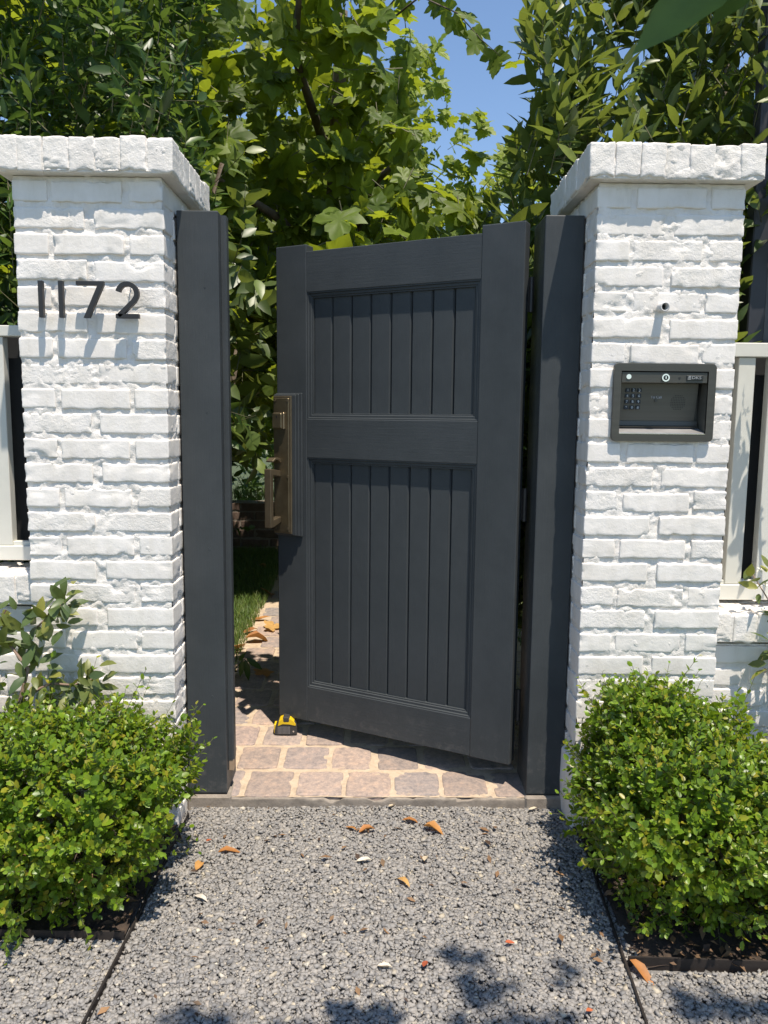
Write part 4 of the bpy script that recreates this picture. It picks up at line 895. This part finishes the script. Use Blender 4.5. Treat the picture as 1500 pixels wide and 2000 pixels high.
jv = vine('flowering jasmine vine climbing the fence at the right edge', [([(1.30, .03, .0), (1.26, .04, .4), (1.22, .05, .62), (1.25, .10, .95), (1.22, .10, 1.3), (1.18, .08, 1.55)], [.008, .006, .005, .004, .003, .002]), ([(1.22, .05, .60), (1.16, .06, .66), (1.12, .1, .74)], [.003, .002, .0015]), ([(1.26, .04, .45), (1.2, .03, .5), (1.15, .04, .52)], [.003, .002, .0015]), ([(1.24, .1, 1.1), (1.2, .1, 1.3), (1.16, .1, 1.42)], [.003, .002, .0015])], 90, .05, (1.30, .03, 0), .022)
def flower(p, sz, mat):
    V, F = [(0, 0, 0)], []
    for k in range(5):
        a = 2*math.pi*k/5; b = len(V); V += [(math.cos(a-.28)*.55, math.sin(a-.28)*.55, .12), (math.cos(a)*1, math.sin(a)*1, .02), (math.cos(a+.28)*.55, math.sin(a+.28)*.55, .12)]; F += [(0, b, b+1), (0, b+1, b+2)]
    me = pydata('flower', V, F, mat, True); d = Vector((rng.normal(0, .5), -1, rng.normal(.1, .5))).to_track_quat('Z', 'Y').to_matrix().to_4x4()
    link('flower', me, jv, Matrix.Translation(p) @ d @ Matrix.Scale(sz, 4))
for p, old in (((1.155, .10, 1.56), 0), ((1.165, .10, 1.52), 0), ((1.15, .10, 1.45), 1), ((1.16, .10, 1.40), 1), ((1.15, .11, .75), 0), ((1.14, .11, .72), 0), ((1.16, .10, .63), 0), ((1.14, .05, .49), 1), ((1.16, .05, .46), 1), ((1.17, .05, .51), 1)):
    flower(p, .014, M['petal_old'] if old else M['petal'])

# ------------------------------------------------------------------ bed edging
def strip(pts, label, h=.022):
    V, F = [], []; P = [Vector((*p, 0)) for p in pts]
    for i, p in enumerate(P):
        d = (P[min(i+1, len(P)-1)]-P[max(i-1, 0)]).normalized(); n_ = Vector((-d.y, d.x, 0))*.0022
        V += [p+n_+Vector((0, 0, -.02)), p+n_+Vector((0, 0, h)), p-n_+Vector((0, 0, h)), p-n_+Vector((0, 0, -.02))]
        if i: a = 4*(i-1); F += [(a, a+1, a+5, a+4), (a+1, a+2, a+6, a+5), (a+2, a+3, a+7, a+6)]
    F += [(0, 1, 2, 3), (len(V)-1, len(V)-2, len(V)-3, len(V)-4)]
    o = link('bed_edging', pydata('bed_edging', V, F, M['edging'])); tag(o, label, 'edging', 'metal bed edging')
strip([(-.548, .05), (-.552, -.2), (-.556, -.5), (-.562, -.75), (-.566, -1.2)], 'thin dark edging strip along the left side of the gravel walk', .011)
strip([(-2.4, -.47), (-1.4, -.482), (-.853, -.49), (-.562, -.498)], 'thin rusty edging strip in front of the left boxwood')
strip([(.60, -.02), (.592, -.12), (.566, -.48), (.553, -.65), (.545, -.75), (.53, -1.2)], 'thin dark edging strip along the right side of the gravel walk', .011)
strip([(.564, -.578), (.87, -.592), (1.6, -.60), (2.4, -.6)], 'thin dark edging strip in front of the right boxwood')

# ------------------------------------------------------------------ fallen leaves
def fallen(x, y, sz, ang, mat, label, tm_, tilt=(0, 0), z=None, grp='fallen leaves'):
    tv, tf = tm_; v = tv.copy(); v[:, 2] = v[:, 2]*.7+.10*np.abs(v[:, 1])+.12*np.sin(v[:, 0]*5+sz*90)*.6
    me = fast_mesh('fallen_leaf', (v-[.5, 0, 0])*sz, tf, mat, smooth=True)
    zz = (.012 if y < .11 else path_z(y)+.006) if z is None else z
    o = link('fallen_leaf', me, None, Matrix.Translation((x, y, zz)) @ Euler((tilt[0], tilt[1], ang)).to_matrix().to_4x4()); tag(o, label, 'leaf', grp)
A_, B_ = tmpl_lance(.17, .25, .3), tmpl_lance(.26, .2, .5)
for args in [(-.06, -.03, .042, -.6, 'dry', 'small orange leaf lying leftmost of three below the threshold', A_), (-.015, -.04, .05, .3, 'dry', 'curled tan leaf between two orange leaves below the threshold', B_),
             (.115, .012, .055, -.15, 'dry', 'flat tan orange leaf touching the broad orange leaf on the gravel', A_), (.178, -.035, .066, -.5, 'dry', 'broad curled orange leaf on the gravel below the gate', B_),
             (.145, -.185, .032, 1.3, 'drypale', 'small yellow leaf above the pointed orange leaf on the gravel', B_), (.082, -.285, .052, -.95, 'dry', 'pointed orange leaf lying alone mid gravel', A_),
             (-.39, -.15, .066, .05, 'dry', 'long tan leaf beside the left boxwood', A_), (.315, -.52, .024, .2, 'dryred', 'small red leaf near the dappled shade on the gravel', B_), (.118, -.588, .026, 1.2, 'dryred', 'dark red leaf standing at the left edge of the large dapple', B_),
             (.585, -.612, .075, -1.05, 'dry', 'long orange leaf lying across the edging by the right boxwood', A_), (-.02, -.19, .045, .2, 'drypale', 'pale dry leaf sliver mid gravel', A_), (-.42, -.355, .045, -.6, 'drypale', 'white papery leaf near the left boxwood', A_),
             (.03, -.595, .034, -.2, 'drypale', 'cream leaf chip near the bottom centre of the gravel', B_), (.49, .085, .035, .5, 'drypale', 'white leaf sliver at the foot of the right gate post', A_), (.06, .095, .03, .9, 'drypale', 'pale leaf against the middle of the threshold edge', B_), (-.455, -.1, .02, 1, 'dryred', 'tiny red leaf under the left boxwood sprig', B_),
             (.44, -.72, .018, .4, 'dryred', 'tiny orange red scrap near the lower right edging', B_), (-.455, -.22, .045, 1.4, 'dry', 'folded brown leaf caught under the left boxwood', B_)]:
    fallen(args[0], args[1], args[2], args[3], M[args[4]], args[5], args[6], (rng.normal(0, .12), rng.normal(0, .12)))
for k, (x, y, s, a) in enumerate([(-.56, 1.52, .13, .3), (-.62, 1.66, .11, 1.0), (-.50, 1.72, .10, .2), (-.64, 1.40, .09, .7), (-.60, 1.86, .10, .1), (-.47, 1.10, .07, 1.4), (-.62, 1.06, .11, .9), (-.66, 1.22, .12, 2.2), (-.62, 2.35, .09, .3), (-.75, 3.0, .09, 1.1)]):
    fallen(x, y, s, a, M['dry'], ['large flat tan leaf lying on the sunlit path', 'curled tan leaf at the lawn edge, left of the large flat leaf', 'tan leaf on the path just beyond the large flat leaf', 'dark curled leaf where lawn meets path', 'farthest sunlit tan leaf on the path', 'folded orange leaf beside the seedling', 'crumpled orange leaf at the foot of the seedling', 'upright brown leaf in the grass behind the left post', 'lone leaf on the shaded path', 'leaf in the deep shade by the planter wall'][k], [B_, A_, PLT[1]][k % 3], (rng.normal(0, .25), rng.normal(0, .25)), path_z(y)+.016)
